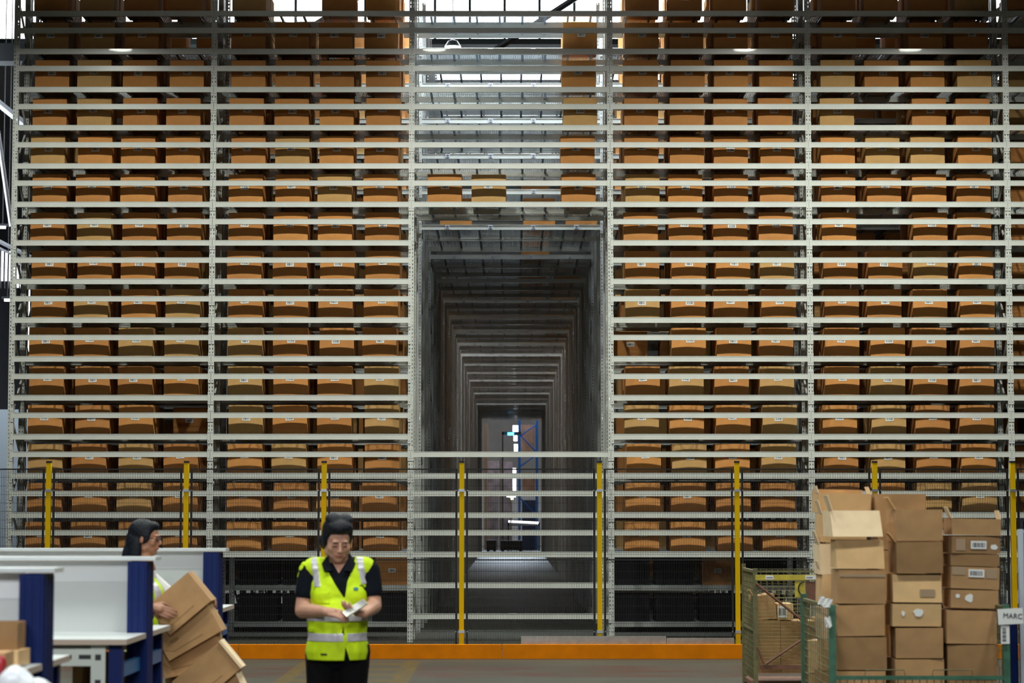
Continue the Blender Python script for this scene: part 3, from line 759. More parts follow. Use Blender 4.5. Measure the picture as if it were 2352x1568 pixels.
# middle stack
stk(2059, 2165, 1170, 1241, Yc, .34, 'open carton with a side flap topping the middle stack in the green cage', mi=0, open_top=True, flaps=(('L', .09, .5, 1),))
stk(2060, 2165, 1244, 1316, Yc, .34, 'dull brown carton second from top in the middle cage stack', mi=3, flaps=(('L', .07, .6, 1),))
stk(2052, 2163, 1320, 1383, Yc, .34, 'pale carton with shiny tape third in the middle cage stack', mi=1, fold=-.04, tapes=((.55, .85, .2, .48, M_TAPE),), rot=.01)
stk(2050, 2161, 1387, 1438, Yc, .34, 'carton with white torn patches fourth in the middle cage stack', mi=1, tapes=((.42, .66, .38, .84, M_PAPER), (.18, .26, .45, .72, M_PAPER)), fold=.015)
stk(2058, 2165, 1442, 1511, Yc, .34, 'brown carton fifth from top in the middle cage stack', mi=0, fold=.02)
stk(2057, 2169, 1514, 1590, Yc, .34, 'lowest visible carton of the middle cage stack behind the green bar', mi=0)
stk(2057, 2166, 1593, 1683, Yc, .34, 'bottom carton of the middle cage stack', mi=0)
for i, (ya, yb_) in enumerate(((1134, 1262), (1264, 1390), (1392, 1520), (1522, 1665))):
    fcarton(2017, 2126, ya, yb_, 14.95, .34, 'tall plain carton behind the middle cage stack, %s from top' % ORD[i], 'rear cartons in the green cage', mi=0)
# right stack
stk(2187, 2298, 1191, 1229, Yc, .34, 'open carton with pale upright flaps topping the right cage stack', mi=0, rot=.03, open_top=True, flaps=(('L', .075, .35, 2), ('R', .055, -.15, 2)))
stk(2186, 2297, 1232, 1270, Yc, .34, 'carton with barcode label and white patch second in the right cage stack', mi=3, rot=.02, labels=((.55, .5, .10, .05),), tapes=((.08, .28, .15, .85, M_TAPE), (.78, .96, .15, .6, M_PAPER)))
stk(2184, 2295, 1273, 1299, Yc, .34, 'thin dark carton third from top in the right cage stack', mi=3, rot=.02)
stk(2184, 2294, 1302, 1352, Yc, .34, 'carton with barcode label and glossy tape fourth in the right cage stack', mi=0, rot=.03, labels=((.52, .72, .10, .05),), tapes=((.02, .30, .62, .98, M_TAPE), (.72, .95, .5, .95, M_TAPE)))
stk(2184, 2292, 1355, 1396, Yc, .34, 'carton with torn tape scraps fifth in the right cage stack', mi=0, rot=.03, tapes=((.30, .48, .25, .85, M_PAPER), (.1, .2, .5, .8, M_PAPER)))
stk(2174, 2289, 1402, 1478, Yc, .34, 'plain brown carton sixth from top in the right cage stack', mi=0, rot=.01)
stk(2178, 2289, 1481, 1560, Yc, .34, 'dark carton second lowest in the right cage stack', mi=3)
stk(2178, 2289, 1562, 1683, Yc, .34, 'bottom carton of the right cage stack', mi=3)
for i, (ya, yb_) in enumerate(((1250, 1400), (1402, 1530), (1532, 1665))):
    fcarton(2190, 2290, ya, yb_, 14.95, .34, 'carton hidden behind the right cage stack, %s from top' % ORD[i], 'rear cartons in the green cage', mi=3)

# green roll cage
def cage_panel(mb, p0, p1, z0, z1, nx, nz, r=.0028):
    p0 = Vector(p0); p1 = Vector(p1)
    for i in range(nx + 1):
        q = p0.lerp(p1, i / nx); mb.box(q.x - r, q.x + r, q.y - r, q.y + r, z0, z1)
    for j in range(nz + 1):
        z = z0 + (z1 - z0) * j / nz; mb.tube([(p0.x, p0.y, z), (p1.x, p1.y, z)], r, 4)
xl, xrr = P(1912, 1500, 14.0).x, P(2311, 1500, 14.0).x
zc = P(1912, 1388, 14.0).z
t = thing('roll_cage', 'green-posted roll cage holding three tall stacks of used cartons', 'roll cage', ((xl + xrr) / 2, 14.6, 0))
hw = (xrr - xl) / 2
for sx in (-1, 1):
    for sy, zz in ((-.6, zc), (.75, zc + .02)):
        obj('post', MB().box(sx * hw - .02, sx * hw + .02, sy - .02, sy + .02, .12, zz), M_GREEN, t)
    b = MB(); cage_panel(b, (sx * hw, -.58, 0), (sx * hw, .73, 0), .2, zc - .02, 14, 16); b.box(sx * hw - .012, sx * hw + .012, -.58, .73, zc - .03, zc - .01); obj('side_mesh', b, M_OLIVE, t)
zbz = P(1176, 1556, 14.0).z
obj('front_bar', MB().box(-hw, hw, -.615, -.59, zbz - .012, zbz + .012), M_GREEN, t)
b = MB()
for x0_, x1_ in ((1985, 2080), (2140, 2235)):
    a = P(x0_, 1538, 14.0); c = P(x1_, 1538, 14.0); ox = (xl + xrr) / 2
    b.tube([(a.x - ox, -.60, zbz), (a.x - ox + .01, -.60, a.z), (c.x - ox - .01, -.60, a.z), (c.x - ox, -.60, zbz)], .004, 6)
b.box(-hw, hw, -.61, -.595, .16, .19)
cage_panel(b, (-hw, -.6, 0), (hw, -.6, 0), .19, zbz, 24, 5)
obj('front_gate', b, M_OLIVE, t)
obj('base_platform', MB().box(-hw, hw, -.62, .77, .10, .135), M_GREEN, t)
for sx in (-1, 1):
    for sy in (-.5, .65): obj('caster', MB().tube([(sx * (hw - .08) - .015, sy, .05), (sx * (hw - .08) + .015, sy, .05)], .05, 14).box(sx * (hw - .08) - .02, sx * (hw - .08) + .02, sy - .02, sy + .02, .05, .10), M_BLK, t)
# paper tags on the cage
pa, pb = P(2293, 1433, 13.95), P(2350, 1397, 13.95)
t2 = thing('paper_sign', 'white paper sign with handwritten black letters on the right cage post', 'sign', ((pa.x + pb.x) / 2, 13.945, pa.z))
W_, H_ = pb.x - pa.x, pb.z - pa.z
obj('sheet', MB().box(-W_ / 2, W_ / 2, 0, .004, 0, H_, Matrix.Rotation(R(-3), 4, 'Y')), M_PAPER, t2)
fc = bpy.data.curves.new('txt', 'FONT'); fc.body = 'MARC'; fc.size = .044; fc.extrude = .0008; fc.align_x = 'CENTER'
fo = bpy.data.objects.new('txt', fc); COL.objects.link(fo)
dg = bpy.context.evaluated_depsgraph_get(); me = bpy.data.meshes.new_from_object(fo.evaluated_get(dg)); bpy.data.objects.remove(fo)
me.materials.clear(); me.materials.append(M_INK)
link('handwriting', me, t2, (.01, -.003, H_ * .38), (R(90), R(3), 0))
a, c = P(2299, 1478, 13.96), P(2318, 1436, 13.96)
o = obj('barcode_sheet', MB().box(0, c.x - a.x, 0, .003, 0, c.z - a.z), M_PAPER, None, (a.x, 13.955, a.z)); tag(o, 'narrow white barcode sheet taped below the handwritten sign', 'sheet')
b = MB()
for i in range(10): b.box(.008, .032, -.002, 0, .015 + i * .0085, .015 + i * .0085 + (.003 if i % 3 else .005))
obj('barcode', b, M_INK, o)
for w_, (xa, ya, xb, yb_), r_ in (('white paper tag clipped on the left cage post top', (1878, 1367, 1907, 1388), R(18)), ('crumpled white tag hanging low on the left cage post', (1898, 1418, 1912, 1442), R(-12))):
    a, c = P(xa, yb_, 13.94), P(xb, ya, 13.94); b = MB(); W2, H2 = c.x - a.x, c.z - a.z
    vs = []; fs = []
    for j in range(5):
        for i in range(5): vs.append((W2 * i / 4, .006 * math.sin(i * 1.9 + j), H2 * j / 4 + .006 * math.sin(i * 2.2)))
    for j in range(4):
        for i in range(4): q = j * 5 + i; fs.append((q, q + 1, q + 6, q + 5))
    b.add(vs, fs); b.add([(v[0], v[1] + .003, v[2]) for v in vs], [f[::-1] for f in fs])
    o = obj('paper_tag', b, M_PAPER, None, a); o.rotation_euler = (0, r_, 0); tag(o, w_, 'paper tag')

# olive and yellow roll cage further back
YO = 19.6
xl, xrr = P(1735, 1400, YO).x, P(2010, 1400, YO).x; zc = P(1735, 1313, YO).z; hw = (xrr - xl) / 2; cx = (xl + xrr) / 2
t = thing('roll_cage', 'worn olive wire roll cage with yellow top rail, left of the carton stacks', 'roll cage', (cx, YO, 0))
for sx in (-1, 1):
    obj('post', MB().box(sx * hw - .018, sx * hw + .018, -.018, .018, .10, zc + .03), M_OLIVE, t)
    obj('post', MB().box(sx * hw - .018, sx * hw + .018, .95, .986, .10, zc + .05), M_OLIVE, t)
    b = MB(); cage_panel(b, (sx * hw, .02, 0), (sx * hw, .95, 0), .2, zc, 22, 20, .003); b.box(sx * hw - .012, sx * hw + .012, 0, .96, zc - .01, zc + .015); b.box(sx * hw - .01, sx * hw + .01, 0, .96, .62, .64); obj('side_mesh', b, M_OLIVE, t)
b = MB(); b.box(-hw, hw, -.02, .01, zc - .07, zc - .025); obj('top_rail', b, M_YELD, t)
obj('top_lip', MB().box(-hw, hw, .0, .012, zc - .005, zc + .012), M_OLIVE, t)
for (xa, wid) in ((.25, .10), (1.55 * .8, .2)):
    b = MB(); b.box(-hw + xa * .35, -hw + xa * .35 + wid * .7, -.022, -.02, zc - .065, zc - .03); b.mi = 1
    for i in range(5): b.box(-hw + xa * .35 + .01 + i * .011, -hw + xa * .35 + .017 + i * .011, -.0235, -.022, zc - .052, zc - .044)
    obj('rail_label', b, [M_PAPER, M_INK], t)
b = MB(); cage_panel(b, (-hw, 0, 0), (hw, 0, 0), .34, zc - .07, 20, 24, .0017); obj('front_mesh', b, mat('dull_yellow_wire', (.26, .22, .05), .5), t)
b = MB(); cage_panel(b, (-hw, .97, 0), (hw, .97, 0), .3, zc, 20, 16, .0018); obj('back_mesh', b, M_OLIVE, t)
pz = lambda y: P(1735, y, YO).z; pxx = lambda x: P(x, 1400, YO).x - cx
obj('diagonal_brace', MB().tube([(pxx(1737), -.025, pz(1340)), (pxx(1905), -.025, pz(1475))], .013, 6), M_RUST, t)
obj('diagonal_brace', MB().tube([(pxx(1757), -.025, pz(1524)), (pxx(1860), -.025, pz(1455))], .011, 6), M_RUST, t)
obj('diagonal_brace', MB().tube([(pxx(1738), -.025, pz(1485)), (pxx(1753), -.025, pz(1524))], .011, 6), M_RUST, t)
obj('bottom_rail', MB().box(pxx(1745), hw, -.02, .01, pz(1536), pz(1526)), M_RUST, t)
obj('base_platform', MB().box(-hw, hw, -.01, .97, .13, .17), M_RUST, t)
obj('yellow_plate', MB().box(pxx(1826), pxx(1850), -.012, -.006, pz(1371), pz(1334)), M_YELD, t)
b = MB(); pts = [(pxx(1847) + .0 - .05 * math.sin(a_), -.016, pz(1351) + .06 * math.cos(a_)) for a_ in [i * math.pi / 8 for i in range(9)]]; b.tube(pts, .006, 6); obj('curved_mark', b, M_BLK, t)
obj('brown_plate', MB().box(pxx(1852), pxx(1880), -.012, -.006, pz(1386), pz(1335)), M_RUST, t)
for sx in (-1, 1):
    for sy in (.04, .92):
        obj('caster', MB().tube([(sx * (hw - .02) - .015, sy, .05), (sx * (hw - .02) + .015, sy, .05)], .05, 14).box(sx * (hw - .02) - .022, sx * (hw - .02) + .022, sy - .03, sy + .03, .05, .13), M_BLK, t)
GO = 'cartons inside the olive cage'
fcarton(1737, 1792, 1424, 1545, YO + .12, .4, 'brown carton at the lower left inside the olive cage', GO, mi=0)
fcarton(1794, 1875, 1426, 1545, YO + .12, .4, 'brown carton at the lower middle inside the olive cage', GO, mi=0)
fcarton(1737, 1784, 1366, 1422, YO + .14, .35, 'upper left carton with raised flap inside the olive cage', GO, mi=0, rot=-.1, flaps=(('L', .06, .4, 1),))
fcarton(1786, 1822, 1386, 1423, YO + .14, .3, 'small carton with barcode label inside the olive cage', GO, mi=1, labels=((.3, .5, .08, .10),))
fcarton(1877, 1960, 1420, 1545, YO + .12, .4, 'brown carton at the lower right inside the olive cage, behind the stacks', GO, mi=0)
# strapped carton stack beside the cage
GS = 'strapped cartons beside the olive cage'
for i, (ya, yb_) in enumerate(((1471, 1545), (1548, 1622), (1625, 1690))):
    t = fcarton(1845, 1905, ya, yb_, 16.4, .42, 'brown carton with white strap, %s in the stack beside the green cage' % ('topmost' if i == 0 else 'second' if i == 1 else 'lowest'), GS, mi=1 if i == 0 else 0, yaw=R(-38))
    a = P(1850, ya, 16.4).z - P(1850, yb_, 16.4).z
    w_ = t.children[0].dimensions.x / 2
    obj('strap', MB().box(-.108 - .0, -.10, .12, .155, 0, a + .002).box(-.10, .10, .12, .155, a, a + .003), M_PAPER, t)

# blue and white trolley at the right edge
t = thing('blue_trolley', 'white and blue frame trolley cut off at the right edge', 'trolley', (P(2350, 1300, 14.8).x, 14.8, 0))
a = P(2338, 1215, 14.8); ox = t.location.x
obj('white_upright', MB().box(a.x - ox, a.x - ox + .03, -.02, .02, 0, a.z), mat('pale_blue_white_paint', (.55, .62, .70), .5), t)
obj('blue_board', MB().box(a.x - ox + .032, a.x - ox + .5, -.01, .01, P(0, 1400, 14.8).z, a.z - .02), mat('sky_blue_board', (.06, .22, .50), .5), t)
obj('blue_leg', MB().box(P(2322, 1400, 14.8).x - ox, P(2322, 1400, 14.8).x - ox + .05, .03, .07, 0, P(0, 1400, 14.8).z), M_BLUE, t)
obj('blue_leg', MB().box(.1, .15, .03, .07, 0, P(0, 1400, 14.8).z), M_BLUE, t)
# cartons under and on the benches, bags
fcarton(165, 190, 1499, 1640, 12.3, .4, 'tall brown carton edge standing under the middle workbench', 'cartons under the benches', mi=0)
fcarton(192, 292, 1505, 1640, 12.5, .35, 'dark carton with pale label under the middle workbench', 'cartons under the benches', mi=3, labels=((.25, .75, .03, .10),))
fcarton(-60, 40, 1430, 1492, 9.55, .2, 'open brown carton standing on the nearest workbench', 'cartons on the benches', mi=3, open_top=True)
fcarton(-60, 42, 1494, 1530, 9.5, .2, 'flat brown carton on the nearest workbench below the open one', 'cartons on the benches', mi=1)
def blob(name, cen, r, m, seed, label, cat, flat=.8):
    b = MB(); b.ell((0, 0, 0), (r, r * .8, r * flat), nu=28, nv=18); rr = random.Random(seed)
    dirs = [Vector((rr.gauss(0, 1), rr.gauss(0, 1), rr.gauss(0, 1))).normalized() for _ in range(14)]
    nv_ = []
    for v in b.v:
        d = Vector(v).normalized(); s = 1 + sum(.10 * max(0, d.dot(q)) ** 9 for q in dirs) - sum(.10 * max(0, -d.dot(q)) ** 7 for q in dirs); nv_.append(tuple(Vector(v) * s))
    b.v = nv_; o = obj(name, b, m, None, cen, True); return tag(o, label, cat)
blob('plastic_bag', P(38, 1568, 8.6), .075, M_BAG, 5, 'crumpled white plastic bag in the bottom left corner', 'bag')
blob('plastic_bag', P(92, 1585, 8.65), .055, M_BAG, 6, 'smaller crumpled white bag beside the larger one, bottom left', 'bag')
blob('red_pouch', P(-2, 1525, 8.75), .03, M_RED, 9, 'dark red pouch at the left edge above the white bag', 'pouch', 1.2)
t = thing('supply_trolley', 'pale trolley carrying the white bags at the bottom left corner', 'trolley', (P(40, 1568, 8.6).x, 8.65, 0))
zt2 = P(40, 1568, 8.6).z - .07
obj('shelf', MB().box(-.3, .16, -.15, .2, zt2 - .02, zt2), M_BOARD, t)
for sx in (-.28, .14):
    for sy in (-.13, .18): obj('leg', MB().box(sx - .015, sx + .015, sy - .015, sy + .015, 0, zt2 - .02), M_ZINC, t)
fcarton(-70, 10, 1500, 1590, 8.75, .2, 'brown carton behind the red pouch at the left edge', 'cartons on the benches', mi=0)
# ------------------------------------------------------------------ people
def remesh(mb, voxel, smooth=4, name='body'):
    me = mb.mesh(name, []); o = bpy.data.objects.new('tmp', me); COL.objects.link(o)
    m = o.modifiers.new('r', 'REMESH'); m.mode = 'VOXEL'; m.voxel_size = voxel; m.use_smooth_shade = True
    if smooth: s = o.modifiers.new('s', 'SMOOTH'); s.factor = .5; s.iterations = smooth
    dg = bpy.context.evaluated_depsgraph_get(); dg.update()
    r = bpy.data.meshes.new_from_object(o.evaluated_get(dg)); bpy.data.objects.remove(o); r.name = name
    return r
def boolean(me, cutter, op='DIFFERENCE'):
    """cutter: an MB of closed pieces, or a list of them used one after another"""
    if isinstance(cutter, list):
        for q in cutter: me = boolean(me, q, op)
        return me
    o = bpy.data.objects.new('tmp', me); COL.objects.link(o); c = bpy.data.objects.new('cut', cutter.mesh('cut', [])); COL.objects.link(c)
    bm = bmesh.new(); bm.from_mesh(c.data); bmesh.ops.recalc_face_normals(bm, faces=bm.faces); bm.to_mesh(c.data); bm.free()
    m = o.modifiers.new('b', 'BOOLEAN'); m.operation = op; m.object = c; m.solver = 'EXACT'
    dg = bpy.context.evaluated_depsgraph_get(); dg.update()
    r = bpy.data.meshes.new_from_object(o.evaluated_get(dg)); bpy.data.objects.remove(o); bpy.data.objects.remove(c)
    r.polygons.foreach_set('use_smooth', [True] * len(r.polygons)); return r
def dress(name, me, m, parent):
    me.materials.clear(); me.materials.append(m); return link(name, me, parent)
def head_parts(b, H, s, jaw=1.0):
    """head volumes in head space (x right, y back, z up)"""
    T = lambda x, y, z: H @ Vector((x * s, y * s, z * s))
    def E(c, r, q=None): b.ell((0, 0, 0), [k * s for k in r], H @ Matrix.Translation([k * s for k in c]) @ (q or Matrix()))
    E((0, .012, .036), (.076, .094, .084)); E((0, -.028, -.028), (.060 * jaw, .060, .078)); E((0, -.066, -.090), (.026 * jaw, .020, .019))
    E((0, -.05, -.062), (.047 * jaw, .038, .042))
    for q in (-1, 1):
        E((q * .047 * jaw, -.008, -.058), (.022, .032, .034)); E((q * .037 * jaw, -.058, -.022), (.025, .022, .026)); E((q * .026, -.082, .030), (.024, .012, .008))
        E((q * .029, -.076, .006), (.017, .013, .012)); E((q * .0115, -.101, -.027), (.0085, .009, .007)); E((q * .079, .008, -.004), (.008, .019, .031), Matrix.Rotation(q * .25, 4, 'Z'))
    b.cap(T(0, -.089, .016), T(0, -.107, -.022), .0075 * s, .0115 * s)
    E((0, -.091, -.051), (.023, .0095, .0055)); E((0, -.089, -.060), (.020, .0105, .0065)); E((0, -.085, -.040), (.02, .012, .012))
def hand(b, W, M, s=1, curl=.5, side=1, thumb=.6):
    """palm from wrist W, frame M: x = along fingers, y = across towards the thumb, z = back of hand"""
    T = lambda x, y, z: W + M @ Vector((x * s, y * s * side, z * s))
    b.cap(T(.0, 0, 0), T(.045, .0, 0), .026 * s, .030 * s)
    for k, (yy, L, st) in enumerate(((.030, .072, .082), (.010, .080, .086), (-.011, .074, .083), (-.030, .058, .075))):
        b.cap(T(.030, yy * .8, 0), T(st, yy, 0), .0125 * s, .0105 * s)
        p = Vector((st, yy, 0)); a = 0
        for j, fr in enumerate((.45, .32, .23)):
            a += curl * (.55, .8, .6)[j]; q = p + Vector((math.cos(a), -.03 * (k - 1.5), -math.sin(a))) * L * fr
            b.cap(T(*p), T(*q), (.0098, .0090, .0082)[j] * s, (.0090, .0082, .0070)[j] * s); p = q
    p0 = Vector((.012, .022, -.004)); p1 = Vector((.045, .050, -.016 - .01 * thumb)); p2 = Vector((.072, .055 - .012 * thumb, -.026 - .012 * thumb)); p3 = Vector((.092, .045 - .016 * thumb, -.034 - .012 * thumb))
    b.cap(T(*p0), T(*p1), .015 * s, .0125 * s); b.cap(T(*p1), T(*p2), .0115 * s, .0105 * s); b.cap(T(*p2), T(*p3), .0100 * s, .0082 * s)
def frame(fwd, up):
    x = Vector(fwd).normalized(); z = Vector(up); z = (z - x * z.dot(x)).normalized(); y = z.cross(x)
    return Matrix((x, y, z)).transposed()

# ---- woman with the phone
D1 = 13.0; ox = P(780.5, 1400, D1).x
W1 = thing('person', 'woman in yellow hi-vis vest and black polo looking down at the phone in her hands', 'person', (ox, D1, 0))
cx_, cz_ = -.010, 1.494
H = Matrix.Translation((cx_, -.065, cz_)) @ Matrix.Rotation(R(14), 4, 'Z') @ Matrix.Rotation(R(24), 4, 'X')
def torso(b, g):     # g = clothing clearance
    b.ell((0, 0, 1.20), (.170 + g, .118 + g, .185 + g)); b.ell((-.062, -.066, 1.185), (.085 + g, .062 + g, .080 + g)); b.ell((.070, -.066, 1.185), (.085 + g, .062 + g, .080 + g))
    b.ell((-.005, -.022, 1.03), (.168 + g, .142 + g, .175 + g)); b.ell((-.01, .005, .87), (.180 + g, .150 + g, .13 + g))
    b.cap((-.150, .010, 1.325), (.140, .010, 1.325), .058 + g, .058 + g); b.cap((0, .022, 1.34), (0, -.002, 1.40), .085 + g * .4, .062 + g * .2)
SH = [(-.178, .012, 1.315), (.168, .012, 1.318)]; EL = [(-.212, -.010, 1.092), (.196, -.020, 1.118)]; WR = [(-.060, -.262, 1.096), (.158, -.262, 1.086)]
b = MB(); head_parts(b, H, 1.0, 1.12); b.cap((-.002, .012, 1.33), (-.008, -.03, 1.44), .062, .060); b.ell((-.002, -.045, 1.385), (.045, .04, .03))
torso(b, -.006)
for i in (0, 1):
    b.cap(SH[i], EL[i], .055, .047); m = Vector(EL[i]).lerp(Vector(WR[i]), .28); b.cap(EL[i], m, .046, .044); b.cap(m, WR[i], .044, .028)
for q in (-1, 1):
    b.cap((q * .085 - .01, 0, .84), (q * .078 - .015, .0, .47), .088, .060); b.cap((q * .078 - .015, 0, .47), (q * .075 - .02, .02, .09), .056, .036)
hand(b, Vector(WR[0]), frame((.92, -.20, -.12), (.1, -.55, .85)), .95, .75, 1, .9)
hand(b, Vector(WR[1]), frame((-.80, -.42, .22), (.25, -.1, -.95)), .95, .55, 1, .2)
me = remesh(b, .0052, 3, 'person_body'); me.materials.clear(); me.materials.append(M_SKIN); me.materials.append(M_LIP)
Hi = H.inverted()
for p in me.polygons:
    c = Hi @ p.center
    if abs(c.x) < .024 and -.067 < c.z < -.047 and c.y < -.085: p.material_index = 1
link('body', me, W1)
b = MB()
for q in (-1, 1):
    b.ell((0, 0, 0), (.015, .003, .0028), H @ Matrix.Translation((q * .029, -.092, .026)) @ Matrix.Rotation(q * .12, 4, 'Y'))
obj('eyebrows', b, M_HAIR, W1, smooth=True)
b = MB()
for q in (-1, 1): b.ell((0, 0, 0), (.013, .003, .0018), H @ Matrix.Translation((q * .029, -.0885, .001)))
obj('eyelashes', b, M_HAIR, W1, smooth=True)
# hair: short, swept up into a full crown
b = MB()
def HE(c, r, q=None): b.ell((0, 0, 0), r, H @ Matrix.Translation(c) @ (q or Matrix()))
HE((0, .028, .052), (.092, .100, .086)); HE((0, -.030, .098), (.074, .060, .042)); HE((0, .055, .02), (.088, .075, .09)); HE((-.030, .02, .125), (.05, .055, .035)); HE((.035, .02, .12), (.05, .055, .035))
HE((-.074, .012, .005), (.018, .042, .052)); HE((.074, .020, .012), (.016, .036, .042)); HE((-.055, .062, -.035), (.045, .05, .05)); HE((.03, .065, -.03), (.05, .05, .05))
me = remesh(b, .007, 3, 'hair')
cut = MB(); cut.ell((0, 0, 0), (.066, .075, .098), H @ Matrix.Translation((0, -.085, -.035)))
dress('hair', boolean(me, cut), M_HAIR, W1)
# black trousers and shoes
b = MB()
for q in (-1, 1):
    b.cap((q * .085 - .01, .0, .86), (q * .080 - .018, .0, .47), .105, .082); b.cap((q * .080 - .018, 0, .47), (q * .078 - .02, .02, .07), .080, .062)
b.ell((-.01, .005, .88), (.178, .148, .12))
dress('trousers', remesh(b, .009, 4, 'trousers'), M_BLACKF, W1)
for q in (-1, 1):
    b = MB(); b.cap((q * .078 - .02, .05, .04), (q * .085 - .02, -.12, .035), .042, .036); obj('shoe', b, M_BLACKF, W1, smooth=True)
# black polo shirt
b = MB(); torso(b, .006)
SL = [Vector(SH[0]).lerp(Vector(EL[0]), .56), Vector(SH[1]).lerp(Vector(EL[1]), .60)]
for i in (0, 1): b.cap(SH[i], SL[i], .064, .064)
me = remesh(b, .007, 3, 'polo')
cut = [MB().prism([(-.052, 1.45), (.052, 1.45), (.044, 1.375), (.0, 1.306), (-.044, 1.375)], -.4, -.045), MB().prism([(-.052, 1.50), (.052, 1.50), (.05, 1.385), (-.05, 1.385)], -.3, .06)]
for i in (0, 1):
    d = (Vector(EL[i]) - Vector(SH[i])).normalized(); e = SL[i] + d * .03; cut.append(MB().tube([e, e + d * .16], .12, 12))
dress('polo_shirt', boolean(me, cut), M_NAVY, W1)
for s in (-1, 1):   # collar leaves
    b = MB(); pts = [(.062, .03, 1.412), (.066, -.040, 1.408), (.030, -.118, 1.325), (.078, -.112, 1.318), (.098, -.050, 1.362), (.092, .03, 1.375)]
    v = [Vector((s * p[0] - .004, p[1] - .006, p[2])) for p in pts]
    b.add(v + [q + Vector((0, .007, -.004)) for q in v], [(0, 1, 4, 5), (1, 2, 3, 4), (11, 10, 7, 6), (10, 9, 8, 7), (0, 6, 7, 1), (1, 7, 8, 2), (2, 8, 9, 3), (3, 9, 10, 4), (4, 10, 11, 5), (5, 11, 6, 0)])
    obj('collar', b, M_NAVY, W1, smooth=False)
# hi-vis vest
def vest_volume(g):
    b = MB(); b.ell((-.0, -.004, 1.19), (.180 + g, .134 + g, .195 + g)); b.ell((-.062, -.074, 1.175), (.092 + g, .066 + g, .09 + g)); b.ell((.070, -.074, 1.175), (.092 + g, .066 + g, .09 + g))
    b.ell((-.010, -.026, 1.03), (.178 + g, .156 + g, .19 + g)); b.ell((-.012, -.012, .86), (.186 + g, .168 + g, .17 + g)); b.cap((-.012, -.012, .82), (-.012, -.012, .96), .168 + g, .166 + g, 20)
    b.cap((-.150, .008, 1.330), (.140, .008, 1.333), .069 + g, .069 + g)
    b.cap((-.150, .0, 1.345), (-.205, -.004, 1.328), .052 + g, .034 + g); b.cap((.140, .0, 1.345), (.172, -.004, 1.335), .052 + g, .036 + g)
    return b
cutv = []
cutv.append(MB().box(-.5, .5, -.5, .5, .3, .815))                                             # hem
cutv.append(MB().prism([(-.082, 1.46), (.078, 1.46), (.090, 1.36), (.052, 1.26), (.040, 1.170), (.030, 1.170), (-.020, 1.245), (-.078, 1.345)], -.5, -.075))
cutv.append(MB().prism([(-.062, 1.42), (.062, 1.42), (.050, 1.335), (.0, 1.30), (-.050, 1.335)], -.5, -.015))
cutv.append(MB().prism([(-.098, 1.5), (.098, 1.5), (.086, 1.372), (-.086, 1.372)], -.3, .5))   # neck opening
cutv.append(MB().prism([(.022, .955), (.034, 1.012), (.040, .955)], -.5, -.08))                 # gap above the lower band
cutv.append(MB().prism([(.036, .80), (.044, .885), (.050, .885), (.075, .80)], -.5, -.08))
me = boolean(remesh(vest_volume(0), .0075, 5, 'vest'), cutv)
vest = dress('hi_vis_vest', me, M_HIVIS, W1)
b = MB(); b.cap((-.205, -.012, 1.352), (-.238, -.006, 1.285), .020, .009); dress('vest_cap', remesh(b, .005, 2, 'cap'), M_HIVIS, vest)
cutb = MB(); cutb.box(-.5, .5, -.5, .5, 1.036, 1.072)
cutb2 = MB(); cutb2.box(-.5, .034, -.5, .5, .922, .967); cutb2.box(.056, .5, -.5, .5, .922, .967)
for nm, cc in (('upper_reflective_band', cutb), ('lower_reflective_band', cutb2)):
    dress(nm, boolean(remesh(vest_volume(.0035), .0075, 5, 'band'), cc, 'INTERSECT'), M_REFL, vest)
zx = lambda x, y: ((x - 540) * .000657, 1.6954 - y * .000657)
for poly in ([zx(285, 440), zx(335, 440), zx(385, 706), zx(326, 712)], [zx(678, 430), zx(738, 430), zx(785, 683), zx(738, 686)]):
    cc = MB(); cc.prism(poly, -.5, -.02); dress('shoulder_reflective_strip', boolean(remesh(vest_volume(.0035), .0075, 5, 'band'), cc, 'INTERSECT'), M_REFL, vest)
for poly, m_ in (([zx(345, 765), zx(465, 745), zx(470, 850), zx(350, 850)], M_HIVIS), ([zx(232, 1066), zx(335, 1062), zx(335, 1100), zx(232, 1106)], M_HIVIS), ([zx(395, 1279), zx(452, 1279), zx(452, 1294), zx(395, 1294)], M_BLK), ([zx(675, 712), zx(712, 712), zx(712, 738), zx(675, 738)], MATS.get('teal_badge') or mat('teal_badge', (.01, .18, .25), .5))):
    cc = MB(); cc.prism(poly, -.5, -.06); dress('pocket' if m_ is M_HIVIS else 'badge', boolean(remesh(vest_volume(.0055 if m_ is M_HIVIS else .004), .0075, 5, 'band'), cc, 'INTERSECT'), m_, vest)
# her phone
b = MB(); M = Matrix.Translation((.112, -.338, 1.118)) @ Matrix.Rotation(R(-27), 4, 'Y') @ Matrix.Rotation(R(28), 4, 'X') @ Matrix.Rotation(R(12), 4, 'Z')
b.box(-.070, .070, -.036, .036, -.004, .004, M)
o = obj('mobile_phone', b, M_PHONE, None, (ox, D1, 0)); tag(o, 'smartphone in pale case held by the woman in the hi-vis vest', 'phone')
b = MB(); b.box(-.066, .066, -.033, .033, .004, .0048, M); obj('screen', b, mat('grey_screen_glass', (.30, .30, .29), .15), o)  # screen is plain light grey glass without any glow

